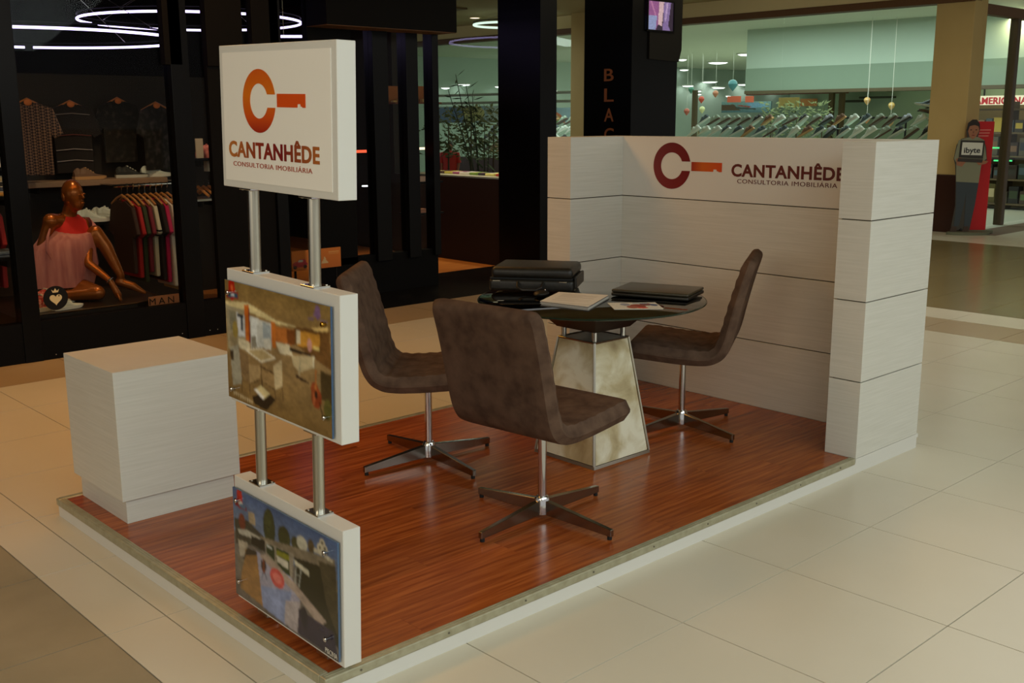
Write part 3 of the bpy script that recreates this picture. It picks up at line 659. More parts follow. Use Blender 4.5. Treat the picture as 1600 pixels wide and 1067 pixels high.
cv.poly(PP(f, (60, 345), (125, 365), (120, 450), (70, 445)), (176, 166, 146)); cv.poly(PP(f, (110, 400), (185, 425), (215, 750), (65, 640), (75, 560)), (152, 112, 62)); cv.poly(PP(f, (120, 395), (190, 420), (180, 440), (110, 440), (70, 560), (66, 520)), (56, 46, 32)); cv.poly(PP(f, (50, 430), (100, 470), (66, 560)), (120, 110, 92))
cv.ell(*f(80, 95), .03, .10, (176, 40, 30)); cv.poly(PP(f, (45, 105), (126, 155), (126, 180), (48, 138)), (120, 24, 24)); cv.poly(PP(f, (75, 122), (120, 150), (118, 168), (78, 146)), (90, 120, 150)); cv.line(f(72, 126), f(96, 124), .02, (220, 222, 216))
for dx, dy in ((0, -12), (-14, 16), (14, 22)): cv.ell(*f(583+dx, 350+dy), .024, .035, (208, 198, 170)); cv.ell(*f(583+dx, 350+dy), .010, .016, (90, 84, 70))
for k in range(4): cv.line(f(540+k*11, 372+k*5), f(542+k*11, 398+k*5), .016, (206, 196, 168), .9)
for k in range(5): cv.line(f(598+k*9, 402+k*6), f(600+k*9, 426+k*6), .012, (206, 196, 168), .9)
cv.soften(5); cv.a *= .86; cv.speckle(.08, 3)
photo('low', .572, -.004, .116, .472, cv, 'printed photo of a swimming pool terrace', [(.533, .172, 0), (.045, .170, 0), (.045, .43, 0), (.535, .44, 0)])
wall_text('PISCINA', tx0-.0127, .062, .06, .122, .016, mat('pale_print', S(206, 198, 182), .5), pan['low'], 0, .73, 'photo_caption')
tot.rotation_euler = (R(1.3), R(0.75), 0)

# ---- chairs
def make_chair():
    t = thing('swivel_chair', 'x', 'chair')
    cl = [(.240, .428), (.20, .432), (.10, .422), (0, .413), (-.09, .409), (-.150, .412), (-.192, .432), (-.216, .47), (-.232, .52), (-.25, .60), (-.272, .69), (-.296, .78), (-.318, .85), (-.328, .885)]
    P = [Vector((x, 0, z)) for x, z in cl]
    # resample
    fine = []
    for i in range(len(P)-1):
        for k in range(5): fine.append(P[i].lerp(P[i+1], k/5))
    fine.append(P[-1])
    for _ in range(3): fine = [fine[0]]+[(fine[i-1]+fine[i]*2+fine[i+1])/4 for i in range(1, len(fine)-1)]+[fine[-1]]
    n = len(fine); split = int(n*.52)
    L_ = [0]
    for i in range(1, n): L_.append(L_[-1]+(fine[i]-fine[i-1]).length)
    def shell(i0, i1, name):
        W = .262; q = B(); ns = 22; ringsv = []
        for j in range(ns+1):
            yy = -W+2*W*j/ns; ed = max(0, abs(yy)-(W-.035))/.035; fac = max(.12, math.sqrt(max(0, 1-ed*ed)))
            up_, dn = [], []
            for i in range(i0, i1+1):
                tdir = (fine[min(i+1, n-1)]-fine[max(i-1, 0)]).normalized(); nor = Vector((tdir.z, 0, -tdir.x))   # towards the sitter
                th = .042-.012*(i/n)
                ee = min(L_[i], L_[-1]-L_[i]); th *= math.sqrt(max(.06, min(1, 1-(1-min(1, ee/.03))**2)))
                # rounded outline corners at the top and front
                rc = .05; yy2 = yy
                if ee < rc: yy2 = yy*(1-(1-math.sqrt(max(0, 1-(1-ee/rc)**2)))*rc/W*.8)
                rip = .0022*math.sin(L_[i]*2*math.pi/.06)*fac
                c = fine[i]+Vector((0, yy2, 0))
                up_.append(c+nor*(th*fac+rip)); dn.append(c-nor*th*fac)
            ringsv.append([q.bm.verts.new(p) for p in up_]+[q.bm.verts.new(p) for p in dn[::-1]])
        for a, c in zip(ringsv, ringsv[1:]):
            m_ = len(a)
            for k in range(m_): q.bm.faces.new((a[k], a[(k+1) % m_], c[(k+1) % m_], c[k]))
        h = len(ringsv[0])//2
        for rg in (ringsv[0], ringsv[-1]):
            for k in range(h-1): q.bm.faces.new((rg[k], rg[k+1], rg[-2-k], rg[-1-k]))
        emit(q, name, 'suede', t, False, True)
    shell(0, split, 'seat'); shell(split, n-1, 'backrest')
    q = B(); q.lathe((0, 0, 0), [(.0165, .085), (.0165, .385)], 20); emit(q, 'post', 'chrome', t, False, True)
    q = B(); q.box((-.09, -.09, .366), (.09, .09, .376), .002); emit(q, 'seat_plate', 'black', t, False)
    q = B(); q.lathe((0, 0, 0), [(.026, .016), (.032, .02), (.031, .075), (.024, .088), (.0175, .09)], 24); emit(q, 'hub', 'chrome', t, False, True)
    return t
def leg_mesh():
    q = B(); a = .024
    q.hexa([(.02, -a/2, .018), (.345, -.009, .013), (.345, .009, .013), (.02, a/2, .018), (.02, -a/2, .076), (.345, -.009, .040), (.345, .009, .040), (.02, a/2, .076)])
    es = list(q.bm.edges); bmesh.ops.bevel(q.bm, geom=es, offset=.0015, segments=1, affect='EDGES')
    me = q.mesh('leg'); me.materials.append(mat('polished_steel', S(150, 146, 136), .2, 1)); return me
LEG = leg_mesh()
q = B(); q.lathe((.333, 0, 0), [(.009, 0), (.009, .014)], 12); FOOT = q.mesh('foot_pad'); FOOT.materials.append(M['rubber'])
def base_legs(t, off):
    for k in range(4):
        o = bpy.data.objects.new('leg', LEG); COL.objects.link(o); o.parent = t; o.rotation_euler = (0, 0, off+k*math.pi/2)
        g = bpy.data.objects.new('foot_pad', FOOT); COL.objects.link(g); g.parent = o
ch = make_chair()
chairs = [((1.308, .470, HP), R(6), R(4), 'brown suede swivel chair nearest the camera, its back turned to us'),
          ((1.435, 1.335, HP), R(-46), R(-4), 'brown suede swivel chair left of the table, behind the totem'),
          ((2.690, .875, HP), R(120), R(-6), 'brown suede swivel chair right of the table, before the panelled wall')]
made = [ch]
for c in chairs[1:]: made.append(dup(ch, c[0], c[1]))
for o, c in zip(made, chairs):
    o.location = c[0]; o.rotation_euler = (0, 0, c[1]); o['label'] = c[3]; o['group'] = 'suede swivel chairs around the glass table'; base_legs(o, c[2]-c[1])

# ---- table
TC = (2.068, .925); TZ = .800
tb = thing('meeting_table', 'round smoked glass table on a tapered travertine pedestal', 'table', (TC[0], TC[1], HP))
q = B(); q.lathe((TC[0], TC[1], TZ), [(.512, -.010), (.516, -.008), (.516, -.002), (.512, 0)], 96); emit(q, 'glass_top', 'glass_top', tb, smooth=True)
q = B(); 
q.tube([(TC[0]+.5155*math.cos(2*math.pi*i/96), TC[1]+.5155*math.sin(2*math.pi*i/96), TZ-.005) for i in range(96)], .0045, 8, True); emit(q, 'glass_rim', 'glass_edge', tb, smooth=True)
def sq(h, z, c=(2.062, .905)): return [(c[0]-h, c[1]-h, z), (c[0]+h, c[1]-h, z), (c[0]+h, c[1]+h, z), (c[0]-h, c[1]+h, z)]
q = B(); q.hexa(sq(.118, .674)+sq(.215, TZ-.0105)); emit(q, 'top_support', 'wengue', tb)
PZ = .626; h0, h1 = .187, .113
for sx in (-1, 1):
    for sy in (-1, 1):
        q = B(); q.lathe((2.062+sx*.095, .905+sy*.095, 0), [(.0125, PZ), (.0125, .676)], 18); emit(q, 'chrome_stud', 'chrome', tb, smooth=True)
q = B(); q.hexa(sq(h0-.006, HP+.012)+sq(h1-.006, PZ-.002)); emit(q, 'pedestal_core', 'matblack', tb)
cen = (2.062, .905)
for k in range(4):
    A = sq(h0, HP+.012)+sq(h1, PZ); a0, a1, t1, t0 = [Vector(A[i]) for i in (k, (k+1) % 4, 4+(k+1) % 4, 4+k)]
    def ins(p, q_, r_, s_, u, v): return (p*(1-u)+q_*u)*(1-v)+(s_*(1-u)+r_*u)*v
    c4 = [ins(a0, a1, t1, t0, u, v) for u, v in ((.028, .006), (.972, .006), (.965, .99), (.035, .99))]
    nrm = (a1-a0).cross(t0-a0).normalized()
    q = B(); q.prism(c4, -nrm*.008); emit(q, 'travertine_panel', 'marble', tb)
    q = B(); q.tube([a0, t0], .0062, 6); emit(q, 'corner_trim', 'steel', tb)
    q = B(); q.tube([t0, t1], .004, 6); emit(q, 'top_trim', 'steel', tb)
q = B(); q.hexa(sq(h0+.004, HP-.001)+sq(h0+.001, HP+.013)); emit(q, 'base_trim', 'steel', tb)
q = B(); q.hexa(sq(h1-.004, PZ-.003)+sq(h1-.004, PZ)); emit(q, 'pedestal_cap', plain(120, 112, 96, .4), tb)

# ---- things on the table
def quad_frame(p0, p1, p3):      # local frame from three table points
    o = Vector(p0); ex = (Vector(p1)-o); ey = (Vector(p3)-o); return o, ex, ey
p0, p1, pb = atz(763, 455, TZ), atz(896, 459, TZ), atz(908, 446, TZ)
ex = (p1-p0); w = ex.length; ex.normalize(); ey = Vector((-ex.y, ex.x, 0)); ang = math.atan2(ex.y, ex.x)
bc = thing('briefcase', 'bulging black leather briefcase lying on the glass table', 'briefcase', tuple(p0), ang)
dp = .30
def soft(lo, hi, bev, name, m, par, seg=4):
    q = B(); q.box(lo, hi, bev, seg=seg); return emit(q, name, m, par, False, True)
soft((0, 0, .001), (w, dp, .062), .018, 'lower_body', 'leather', bc)
soft((.012, -.004, .064), (w-.004, dp-.01, .118), .022, 'flap', 'leather', bc)
q = B(); q.box((.006, .004, .058), (w-.006, dp-.006, .068), .004); emit(q, 'zip_band', 'rubber', bc, False)
for k, xx in enumerate((.04, w-.05)):
    q = B(); q.box((xx-.018, -.006, .050), (xx+.018, .004, .055), .001); emit(q, 'metal_buckle', 'steel', bc, False)
q = B(); q.tube([(w*.35, -.004, .05), (w*.36, -.03, .03), (w*.42, -.04, .018), (w*.58, -.04, .018), (w*.64, -.03, .03), (w*.65, -.004, .05)], .006, 8); emit(q, 'handle', 'leather', bc, False, True)
q = B(); q.box((w-.002, .02, .02), (w+.012, dp-.04, .075), .005); emit(q, 'side_gusset', 'leather', bc, False)
p0, p1 = atz(954.5, 463, TZ), atz(1075, 472, TZ); ex = p1-p0; w = ex.length; ang = math.atan2(ex.y, ex.x)
lp = thing('laptop', 'closed black laptop on the right of the glass table', 'laptop', tuple(p0), ang)
soft((0, 0, .003), (w, .25, .019), .006, 'base', 'laptop', lp, 3); soft((.001, .001, .020), (w-.001, .25, .034), .006, 'lid', noisy('laptop_lid', S(52, 46, 34), S(60, 54, 40), (1, 1, 1), 8, .3), lp, 3)
q = B(); q.box((.05, .235, .012), (w-.05, .256, .03), .005); emit(q, 'hinge', 'rubber', lp, False)
q = B()
for xx in (.03, w-.03):
    for yy in (.03, .22): q.lathe((xx, yy, 0), [(.007, .0005), (.007, .004)], 10)
emit(q, 'rubber_feet', 'rubber', lp, False)['kind'] = 'stuff'
C4 = [atz(*p, TZ) for p in ((845, 476), (919.5, 485), (951, 466.5), (874, 461.5))]
ps = thing('paper_stack', 'stack of white printed sheets on the glass table', 'papers', tuple(C4[0]))
cs = [c-C4[0] for c in C4]
for k in range(9):
    j = Vector((random.uniform(-.006, .006), random.uniform(-.006, .006), 0)); z = .0008+k*.0017
    q = B(); q.prism([c+j+Vector((0, 0, z)) for c in cs], (0, 0, .0014)); emit(q, 'sheet', 'paper' if k == 8 else ('paperdark' if k % 3 == 1 else 'white'), ps, False)
cvp = Canvas(60, 44, (222, 218, 208))
for k in range(13): cvp.line((.14, .16+k*.055), (.86 if k % 4 else .6, .16+k*.055), .02, (170, 166, 158), .75)
me = cvp.mesh('printed_text', tuple(cs[3]+Vector((0, 0, .0163))), tuple(cs[2]-cs[3]), tuple(cs[0]-cs[3])); me.materials.append(M['cardprint']); link('printed_text', me, None, ps, False)
C4 = [atz(*p, TZ) for p in ((960, 484), (1036.4, 483.5), (1023.7, 473), (949, 473.7))]
fl = thing('flyer', 'white leaflet with red and blue pictures before the laptop', 'leaflet', tuple(C4[0])); cs = [c-C4[0] for c in C4]
q = B(); q.prism([c+Vector((0, 0, .0006)) for c in cs], (0, 0, .0012)); emit(q, 'card', 'white', fl, False)
cvp = Canvas(80, 50, (214, 216, 206)); cvp.ell(.55, .55, .16, .28, (140, 54, 40)); cvp.ell(.42, .68, .12, .2, (160, 84, 64)); cvp.ell(.75, .3, .12, .2, (110, 66, 70)); cvp.ell(.9, .4, .08, .16, (70, 90, 130)); cvp.ell(.32, .3, .1, .2, (90, 110, 150), .7); cvp.poly([(.5, .05), (.8, .05), (.8, .2), (.5, .2)], (150, 172, 190)); cvp.ell(.6, .8, .12, .1, (200, 70, 60)); cvp.speckle(.4, 5)
me = cvp.mesh('printed_picture', tuple(cs[3]+Vector((0, 0, .0022))), tuple(cs[2]-cs[3]), tuple(cs[0]-cs[3])); me.materials.append(M['cardprint']); link('printed_picture', me, None, fl, False)
pc = atz(846, 463, TZ)
po = thing('key_pouch', 'small black pouch between the briefcase and the papers', 'pouch', tuple(pc), .4)
q = B(); q.ball((0, 0, .014), (.05, .034, .0135), 20); emit(q, 'pouch_body', 'leather', po, False, True)
q = B(); q.tube([(.036*math.cos(a), .022*math.sin(a), .0245-.006*abs(math.cos(a))) for a in np.linspace(-.5, 3.6, 14)], .0016, 6); emit(q, 'zip', 'steel', po, False, True)
q = B(); q.ball((.02, -.01, .0275), .004, 10); emit(q, 'stud', 'chrome', po, False, True)

# ================================================================== BLACK TOWER behind the kiosk wall
TX = 8.6
ya, yb = atx(912, 150, TX).y, atx(986, 150, TX).y
xe = aty(1057, 150, yb).x
tw = thing('black_sign_tower', 'tall black advertising tower with a lit screen behind the kiosk wall', 'tower', (TX, yb, 0))
zc0 = aty(1058, 97, yb).z; zc1 = aty(1063, 78, yb).z
q = B(); q.box((TX, yb, 0), (xe, ya, 3.4), .006); emit(q, 'shaft', 'black', tw)
x2 = aty(1064, 40, yb).x
q = B(); q.prism([(TX+.3, yb-.02, zc0+.02), (xe, yb-.02, zc0), (x2, yb-.02, zc1), (x2, yb-.02, 3.42), (TX+.3, yb-.02, 3.42)], (0, .5, 0)); emit(q, 'screen_housing', 'matblack', tw)
a = aty(1014, 0, yb-.03); c = aty(1052, 49, yb-.03)
cvs = Canvas(40, 50, (40, 30, 46)); cvs.poly([(0, 0), (.5, 0), (.42, .75), (.3, 1), (0, .95)], (120, 72, 120)); cvs.poly([(0, .5), (.35, .5), (.3, 1), (0, 1)], (120, 130, 170)); cvs.poly([(.42, 0), (.62, 0), (.55, .85), (.4, .8)], (176, 150, 160)); cvs.poly([(.62, 0), (.9, 0), (.8, .8), (.9, 1), (.58, .98), (.6, .5)], (110, 92, 140)); cvs.poly([(.72, 0), (.8, 0), (.7, .7), (.66, .6)], (150, 130, 170)); cvs.line((.1, 0), (.3, .5), .06, (150, 100, 140)); cvs.speckle(.4, 9)
zt = 2.98
me = cvs.mesh('screen_picture', (a.x, yb-.024, zt), (c.x-a.x, 0, 0), (0, 0, c.z-zt)); me.materials.append(M['screen']); me.transform(MW[tw.name].inverted()); link('screen_picture', me, None, tw, False)
q = B()
for lo, hi in (((a.x-.02, c.z-.02), (c.x+.02, c.z)), ((a.x-.02, zt), (c.x+.02, zt+.02)), ((a.x-.02, c.z), (a.x, zt)), ((c.x, c.z), (c.x+.02, zt))): q.box((lo[0], yb-.032, lo[1]), (hi[0], yb-.02, hi[1]))
emit(q, 'screen_bezel', 'black', tw)
lm = mat('dim_orange_letter', S(150, 84, 40), .5)
for ch_, v0, v1 in (('B', 107, 127), ('L', 138, 159), ('A', 169, 190), ('C', 200, 221), ('K', 231, 252)):
    p0 = atx(944, v1, TX-.002); p1 = atx(959, v0, TX-.002)
    me = text_mesh(ch_, abs(p0.y-p1.y), (p1.z-p0.z, 'full'), .004, .01); place_flat(me, (TX-.0015, p0.y, p0.z), (0, -1, 0), (0, 0, 1), (-1, 0, 0)); link('letter', me, lm, tw)

# ================================================================== SNEAKERS
def sneaker_mesh(L=.27, mats=('white', 'white')):
    q = B(); n = 14; seg = 10
    def prof(t):      # half width, top height
        w = .030+.012*math.sin(math.pi*min(1, t*1.05))+.010*math.exp(-((t-.68)/.2)**2)
        if t < .06: w *= .75
        if t > .92: w *= 1-(t-.92)*6
        h = (.07+.3*t if t < .09 else .097) if t < .12 else (.105-.02*math.sin((t-.12)/.2*math.pi) if t < .32 else .105-.062*min(1, (t-.32)/.36)-.014*max(0, (t-.68)/.32))
        return w, h
    rings = []
    for i in range(n+1):
        t = i/n; w, h = prof(t); x = (t-.5)*L
        tw_ = w*(.55 if t < .34 else .8)
        pts = [(x, -w, .022), (x, -w*.98, .022+(h-.022)*.4), (x, -tw_, h*.86), (x, -tw_*.45, h), (x, tw_*.45, h), (x, tw_, h*.86), (x, w*.98, .022+(h-.022)*.4), (x, w, .022)]
        rings.append([q.bm.verts.new(p) for p in pts])
    for a_, b_ in zip(rings, rings[1:]):
        for k in range(7): q.bm.faces.new((a_[k], a_[k+1], b_[k+1], b_[k]))
    q.bm.faces.new(rings[0][::-1]); q.bm.faces.new(rings[-1])
    nf = len(q.bm.faces)
    rs = []
    for i in range(n+1):
        t = i/n; w, h = prof(t); x = (t-.5)*L*1.03; zz = .0+(.012*max(0, t-.85)/.15)
        rs.append([q.bm.verts.new(p) for p in ((x, -w-.004, zz), (x, -w-.005, .026), (x, w+.005, .026), (x, w+.004, zz))])
    for a_, b_ in zip(rs, rs[1:]):
        for k in range(4): q.bm.faces.new((a_[k], a_[(k+1) % 4], b_[(k+1) % 4], b_[k])).material_index = 1
    for rg in (rs[0], rs[-1]): q.bm.faces.new(rg).material_index = 1
    for k in range(4):      # lace bars
        t = .36+k*.075; w, h = prof(t); x = (t-.5)*L
        vs = q.box((x-.005, -w*.55, h-.004), (x+.005, w*.55, h+.005))
        for f_ in {f_ for v_ in vs for f_ in v_.link_faces}: f_.material_index = 1
    me = q.mesh('sneaker')
    for m_ in mats: me.materials.append(m_)
    return me
SNK = [sneaker_mesh(.28, (plain(*u_), plain(*s_))) for u_, s_ in (((206, 214, 206), (230, 230, 220)), ((70, 84, 90), (210, 214, 206)), ((150, 165, 150), (92, 70, 56)), ((34, 36, 36), (200, 200, 190)), ((170, 176, 190), (60, 60, 60)), ((120, 90, 70), (196, 150, 100)))]
snk_names = ('white', 'slate blue', 'sage green', 'black', 'pale lilac', 'brown')
def sneaker(k, loc, rot, label, group=None, sc=1):
    o = bpy.data.objects.new('sneaker', SNK[k]); COL.objects.link(o); o.location = loc; o.rotation_euler = rot; o.scale = (sc,)*3
    return tag(o, label, 'shoe', group)
# window racks of the shoe shop: shoes tilted toes up on glass steps
RZ = [.86, 1.05, 1.235, 1.42]
for j, z in enumerate(RZ):
    for sd, (y0, y1) in (('right', (5.0, 9.8)), ('left', (11.7, 15.4))):
        rk = thing('shoe_step', ('lowest', 'second', 'third', 'top')[j]+' glass step of the %s shoe shop window display' % sd, 'shelf', (SX+.28+j*.22, y0, 0))
        q = B(); q.box((SX+.28+j*.22, y0, z-.012), (SX+.49+j*.22, y1, z), .002, seg=1); emit(q, 'glass_step', mat('step_glass', S(170, 200, 185), .1, spec=.6), rk)
        yy = y0+.05
        while yy < y1:
            q = B(); q.box((SX+.38+j*.22, yy, .001), (SX+.40+j*.22, yy+.02, z-.012)); emit(q, 'step_support', 'steel', rk); yy += 1.55
def ordn(n):
    u_ = ('first', 'second', 'third', 'fourth', 'fifth', 'sixth', 'seventh', 'eighth', 'ninth', 'tenth', 'eleventh', 'twelfth', 'thirteenth', 'fourteenth', 'fifteenth', 'sixteenth', 'seventeenth', 'eighteenth', 'nineteenth')
    return u_[n-1] if n < 20 else ('twentieth' if n == 20 else 'thirtieth' if n == 30 else ('twenty-' if n < 30 else 'thirty-')+u_[n % 10-1])
rowname = ('lowest', 'second', 'third', 'top')
for j, z in enumerate(RZ):
    for seg_, (y0, y1) in (('right', (5.1, 9.7)), ('left', (11.8, 15.2))):
        if seg_ == 'right' and j < 2: continue
        yy = y0; k = random.randrange(6); cnt = 0
        while yy < y1:
            cnt += 1
            c = random.choice((0, 0, 1, 2, 2, 3, 4, 5, k))
            sneaker(c, (SX+.385+j*.22, yy, z+.092), (R(random.uniform(-6, 6)), R(random.uniform(26, 38)), R(random.uniform(80, 125))), '%s sneaker, %s from the right on the %s step of the %s shoe window' % (snk_names[c], ordn(cnt), rowname[j], seg_), 'sneakers in the shoe shop windows')
            yy += random.uniform(.215, .24)
# shop goods behind the shoes
def simple(name, lo, hi, m, label, cat, group=None, bev=.01, rot=None):
    q = B(); q.box(lo, hi, bev, rot); return tag(emit(q, name, m), label, cat, group)
# ceiling lamps deep inside the shop
dsk = None
ZL = 3.27
LU = (1109, 1075, 1123, 1163, 1173, 1216, 1090, 1091, 1138, 1168, 1122, 1190, 1219, 1069, 1066, 860, 862, 725, 696, 779)
for k, (u, v, w_) in enumerate(((1109, 128, 24), (1075, 134, 18), (1123, 137, 20), (1163, 132, 20), (1173, 139, 16), (1216, 134, 16), (1090, 142, 12), (1091, 147, 10), (1138, 150, 8), (1168, 85, 30), (1122, 98, 30), (1190, 101, 16), (1219, 90, 6), (1069, 109, 14), (1066, 93, 14), (860, 131, 18), (862, 142, 18), (725, 132, 20), (696, 137, 14), (779, 135, 12))):
    p = atz(u, v, ZL)
    if p.x > 35.5 or p.y > 21.5: p = CAM+(p-CAM)*min((35.5-CAM.x)/(p.x-CAM.x), (21.5-CAM.y)/(p.y-CAM.y)); 
    d = (p-CAM).length; r = max(.07, w_/2*d/F_PX)
    t = thing('ceiling_lamp', 'glowing ceiling lamp inside the shoe shop, %s of them from the left' % ordn(sorted(LU).index(u)+1), 'lamp', (p.x, p.y, p.z), 0, 'ceiling lamps of the shoe shop')
    q = B(); q.lathe((0, 0, 0), [(r*1.1, .03), (r*1.1, .0), (r, -.005)], 20); emit(q, 'lamp_ring', plain(220, 220, 210), t, False)
    q = B(); q.lathe((0, 0, 0), [(r*.95, -.004), (r*.7, -.03), (r*.3, -.04)], 20); emit(q, 'diffuser', 'lamp', t, False)
# balloons and hanging things
for k, (u, v, c, l) in enumerate(((1145, 132, (70, 130, 140), 'teal'), (1096, 155, (196, 70, 50), 'red'), (1073, 174, (170, 80, 60), 'rust'), (1097, 171, (206, 206, 150), 'cream'), (1080, 140, (60, 120, 100), 'green'), (1118, 146, (190, 120, 90), 'peach'), (1355, 157, (220, 176, 110), 'upper left amber'), (1393, 165, (216, 180, 110), 'upper right amber'), (1354, 186, (220, 150, 96), 'lower left amber'), (1391, 191, (206, 170, 120), 'lower right amber'))):
    X_ = (16.2 if u > 1300 else 22.0)+.18*(k % 4)
    p = atx(u, v, X_); r = 6.0*(p-CAM).length/F_PX*(1.2 if k == 0 else .75 if u < 1300 else .8)
    t = thing('balloon', '%s balloon hanging inside the shoe shop' % l, 'balloon', tuple(p))
    q = B(); q.lathe((0, 0, 0), [(r*.08, -r*1.35), (r*.35, -r*1.0), (r*.8, -r*.45), (r, .1*r), (r*.85, r*.6), (r*.45, r*.92), (r*.05, r)], 16); emit(q, 'balloon_skin', plain(*c, .3), t, False, True)
    q = B(); q.tube([(0, 0, r), (.01, 0, r+.1), (0, 0, 3.28-p.z)], .003, 5); emit(q, 'string', plain(220, 220, 210), t, False)
# far wall graphics and stands inside the shop
def board(name, u0, v0, u1, v1, X_, m, label, cat, th=.04):
    a_, b_ = atx(u0, v1, X_), atx(u1, v0, X_); return simple(name, (X_, min(a_.y, b_.y), a_.z), (X_+th, max(a_.y, b_.y), b_.z), m, label, cat, bev=.004)
cb = Canvas(70, 24, (96, 120, 130)); cb.grad((120, 150, 150), (70, 100, 110), 0, 1); cb.poly([(0, .3), (.25, .25), (.4, .8), (0, .8)], (84, 66, 50)); cb.poly([(.5, .1), (.95, .1), (.95, .5), (.6, .6)], (110, 150, 180)); cb.poly([(.3, .5), (.7, .6), (.7, .75), (.3, .65)], (60, 70, 66)); cb.line((.35, .35), (.6, .5), .1, (150, 66, 60)); cb.speckle(.3, 2)
a_, b_ = atx(1127, 176, 27), atx(1205, 158, 27)
bn = simple('picture_banner', (27.02, b_.y, a_.z), (27.06, a_.y, b_.z), plain(60, 80, 80), 'blue and brown picture banner hanging above the shoe display', 'banner', bev=0)
me = cb.mesh('banner_print', (27.0, a_.y, b_.z), (0, b_.y-a_.y, 0), (0, 0, a_.z-b_.z)); me.materials.append(M['cardprint']); link('banner_print', me, None, bn, False)
for k, (u0, u1) in enumerate(((1136, 1157), (1164, 1177))):
    board('price_board', u0, 150, u1, 160, 26.5, plain(206, 96, 70), ['wide', 'narrow'][k]+' red price board above the picture banner', 'sign')
board('red_fascia_board', 1165, 143, 1325, 149, 18.6, plain(120, 62, 44), 'long dark red fascia inside the shoe shop', 'fascia')
board('wall_poster', 1216, 152, 1249, 168, 20, plain(224, 190, 120), 'cream orange poster behind the shoe display', 'poster')
board('wall_poster', 1250, 154, 1276, 166, 18.9, plain(210, 140, 80), 'orange poster right of the cream one', 'poster')
for k, u in enumerate((1083, 1296, 1312)):
    a_ = atx(u, 185, 18.4); simple('shop_post', (18.4, a_.y-.05, 0), (18.5, a_.y+.05, 2.2), plain(100, 84, 56), ['slim brown post at the left of the shoe shop window', 'slim brown post behind the shoes', 'second slim brown post behind the shoes'][k], 'post')
# clothes rail far behind the right shoes
cr_ = thing('clothes_rail', 'dark metal rail behind the right-hand shoes', 'rail', tuple(Vector((16.4, atx(1320, 185, 16.4).y, 0))))
a_, b_ = atx(1310, 184, 16.4), atx(1416, 184, 16.4)
q = B(); q.tube([a_, b_], .018, 8); emit(q, 'rail_bar', 'matblack', cr_)
for p in (a_, b_): q = B(); q.tube([p, (p.x, p.y, 0)], .018, 8); emit(q, 'rail_leg', 'matblack', cr_)
for k, (u0, u1, v) in enumerate(((1342, 1391, 152), (1310, 1347, 158))): board('dark_shelf_board', u0, v-2, u1, v+2, 18.7, plain(56, 60, 46), ['upper', 'lower'][k]+' dark wall shelf above the right-hand shoes', 'shelf', .25)
for k, (u, v) in enumerate(((1445, 166), (1455, 168), (1449, 176), (1459, 190))): 
    p = atx(u, v, 14.4); sneaker((1, 3, 2, 3)[k], tuple(p), (0, R(-10), R(120+k*20)), ('slate blue', 'black', 'sage green', 'black')[k]+' sneaker on the wall %s beside the cream corner column' % ('top left', 'top right', 'middle', 'bottom right')[k], None, 1.1)
p = atx(1449, 184, 14.45); simple('wall_shelf', (14.4, p.y-.14, p.z-.02), (14.62, p.y+.14, p.z), 'black', 'small black wall shelf beside the cream corner column', 'shelf')
p = atx(1449, 172, 14.45); simple('wall_shelf', (14.4, p.y-.14, p.z-.02), (14.62, p.y+.14, p.z), 'black', 'upper black wall shelf beside the cream corner column', 'shelf')
# artificial plants behind the shoes
def foliage(base, n, hgt, spread, lw, ll, seed):
    rng = random.Random(seed); q = B()
    for k in range(n):
        c = Vector(base)+Vector((rng.uniform(-spread, spread), rng.uniform(-spread, spread), rng.uniform(.25, 1)*hgt)); d = Vector((rng.uniform(-1, 1), rng.uniform(-1, 1), rng.uniform(-.2, 1))).normalized(); s_ = d.orthogonal().normalized()*lw
        l_ = ll*rng.uniform(.6, 1.2); v_ = [q.bm.verts.new(c), q.bm.verts.new(c+d*l_*.5+s_), q.bm.verts.new(c+d*l_), q.bm.verts.new(c+d*l_*.5-s_)]; q.bm.faces.new(v_)
    return q
for k, (u, X_) in enumerate(((1205, 15.6), (1245, 15.8), (1285, 15.7))):
    g = atx(u, 190, X_); t = thing('potted_bush', '%s leafy grey-green bush behind the shoe display' % ('left', 'middle', 'right')[k], 'plant', (g.x, g.y, 0))
    q = foliage((0, 0, 1.0), 150, .85, .2, .02, .12, k); o = emit(q, 'leaves', plain(92, 104, 60), t, False); o['kind'] = 'stuff'
    q = B(); q.lathe((0, 0, 0), [(.14, 0), (.2, .5), (.18, .52)], 16); emit(q, 'pot', plain(90, 70, 50), t, False, True)
    q = B(); q.tube([(0, 0, .4), (.02, .01, 1), (-.01, 0, 1.6)], [.02, .015, .006], 6); emit(q, 'stem', plain(80, 64, 40), t, False)

# ================================================================== AMERICANAS sign and goods beyond the side glass
sx_ = 18.6
a_, b_ = atx(1525, 167, sx_), atx(1640, 148, sx_)
sg = thing('lit_shop_sign', 'lit cream sign with red capital letters behind the side glass', 'sign', (sx_, b_.y, a_.z))
q = B(); q.box((sx_, b_.y, a_.z), (sx_+.15, a_.y, b_.z), .01); emit(q, 'light_box', 'signbox', sg)
yl = atx(1524, 158, sx_).y; yr = atx(1612, 158, sx_).y
me = text_mesh('AMERICANAS', yl-yr, ((b_.z-a_.z)*.62, 'cap', .73), .02, .03, 1.05); place_flat(me, (sx_-.001, yl, a_.z+(b_.z-a_.z)*.25), (0, -1, 0), (0, 0, 1), (-1, 0, 0)); link('red_letters', me, 'signred', sg)
q = B(); q.tube([(sx_+.08, a_.y-.1, b_.z), (sx_+.08, a_.y-.1, 3.3)], .015, 6); emit(q, 'hanger_rod', 'matblack', sg)
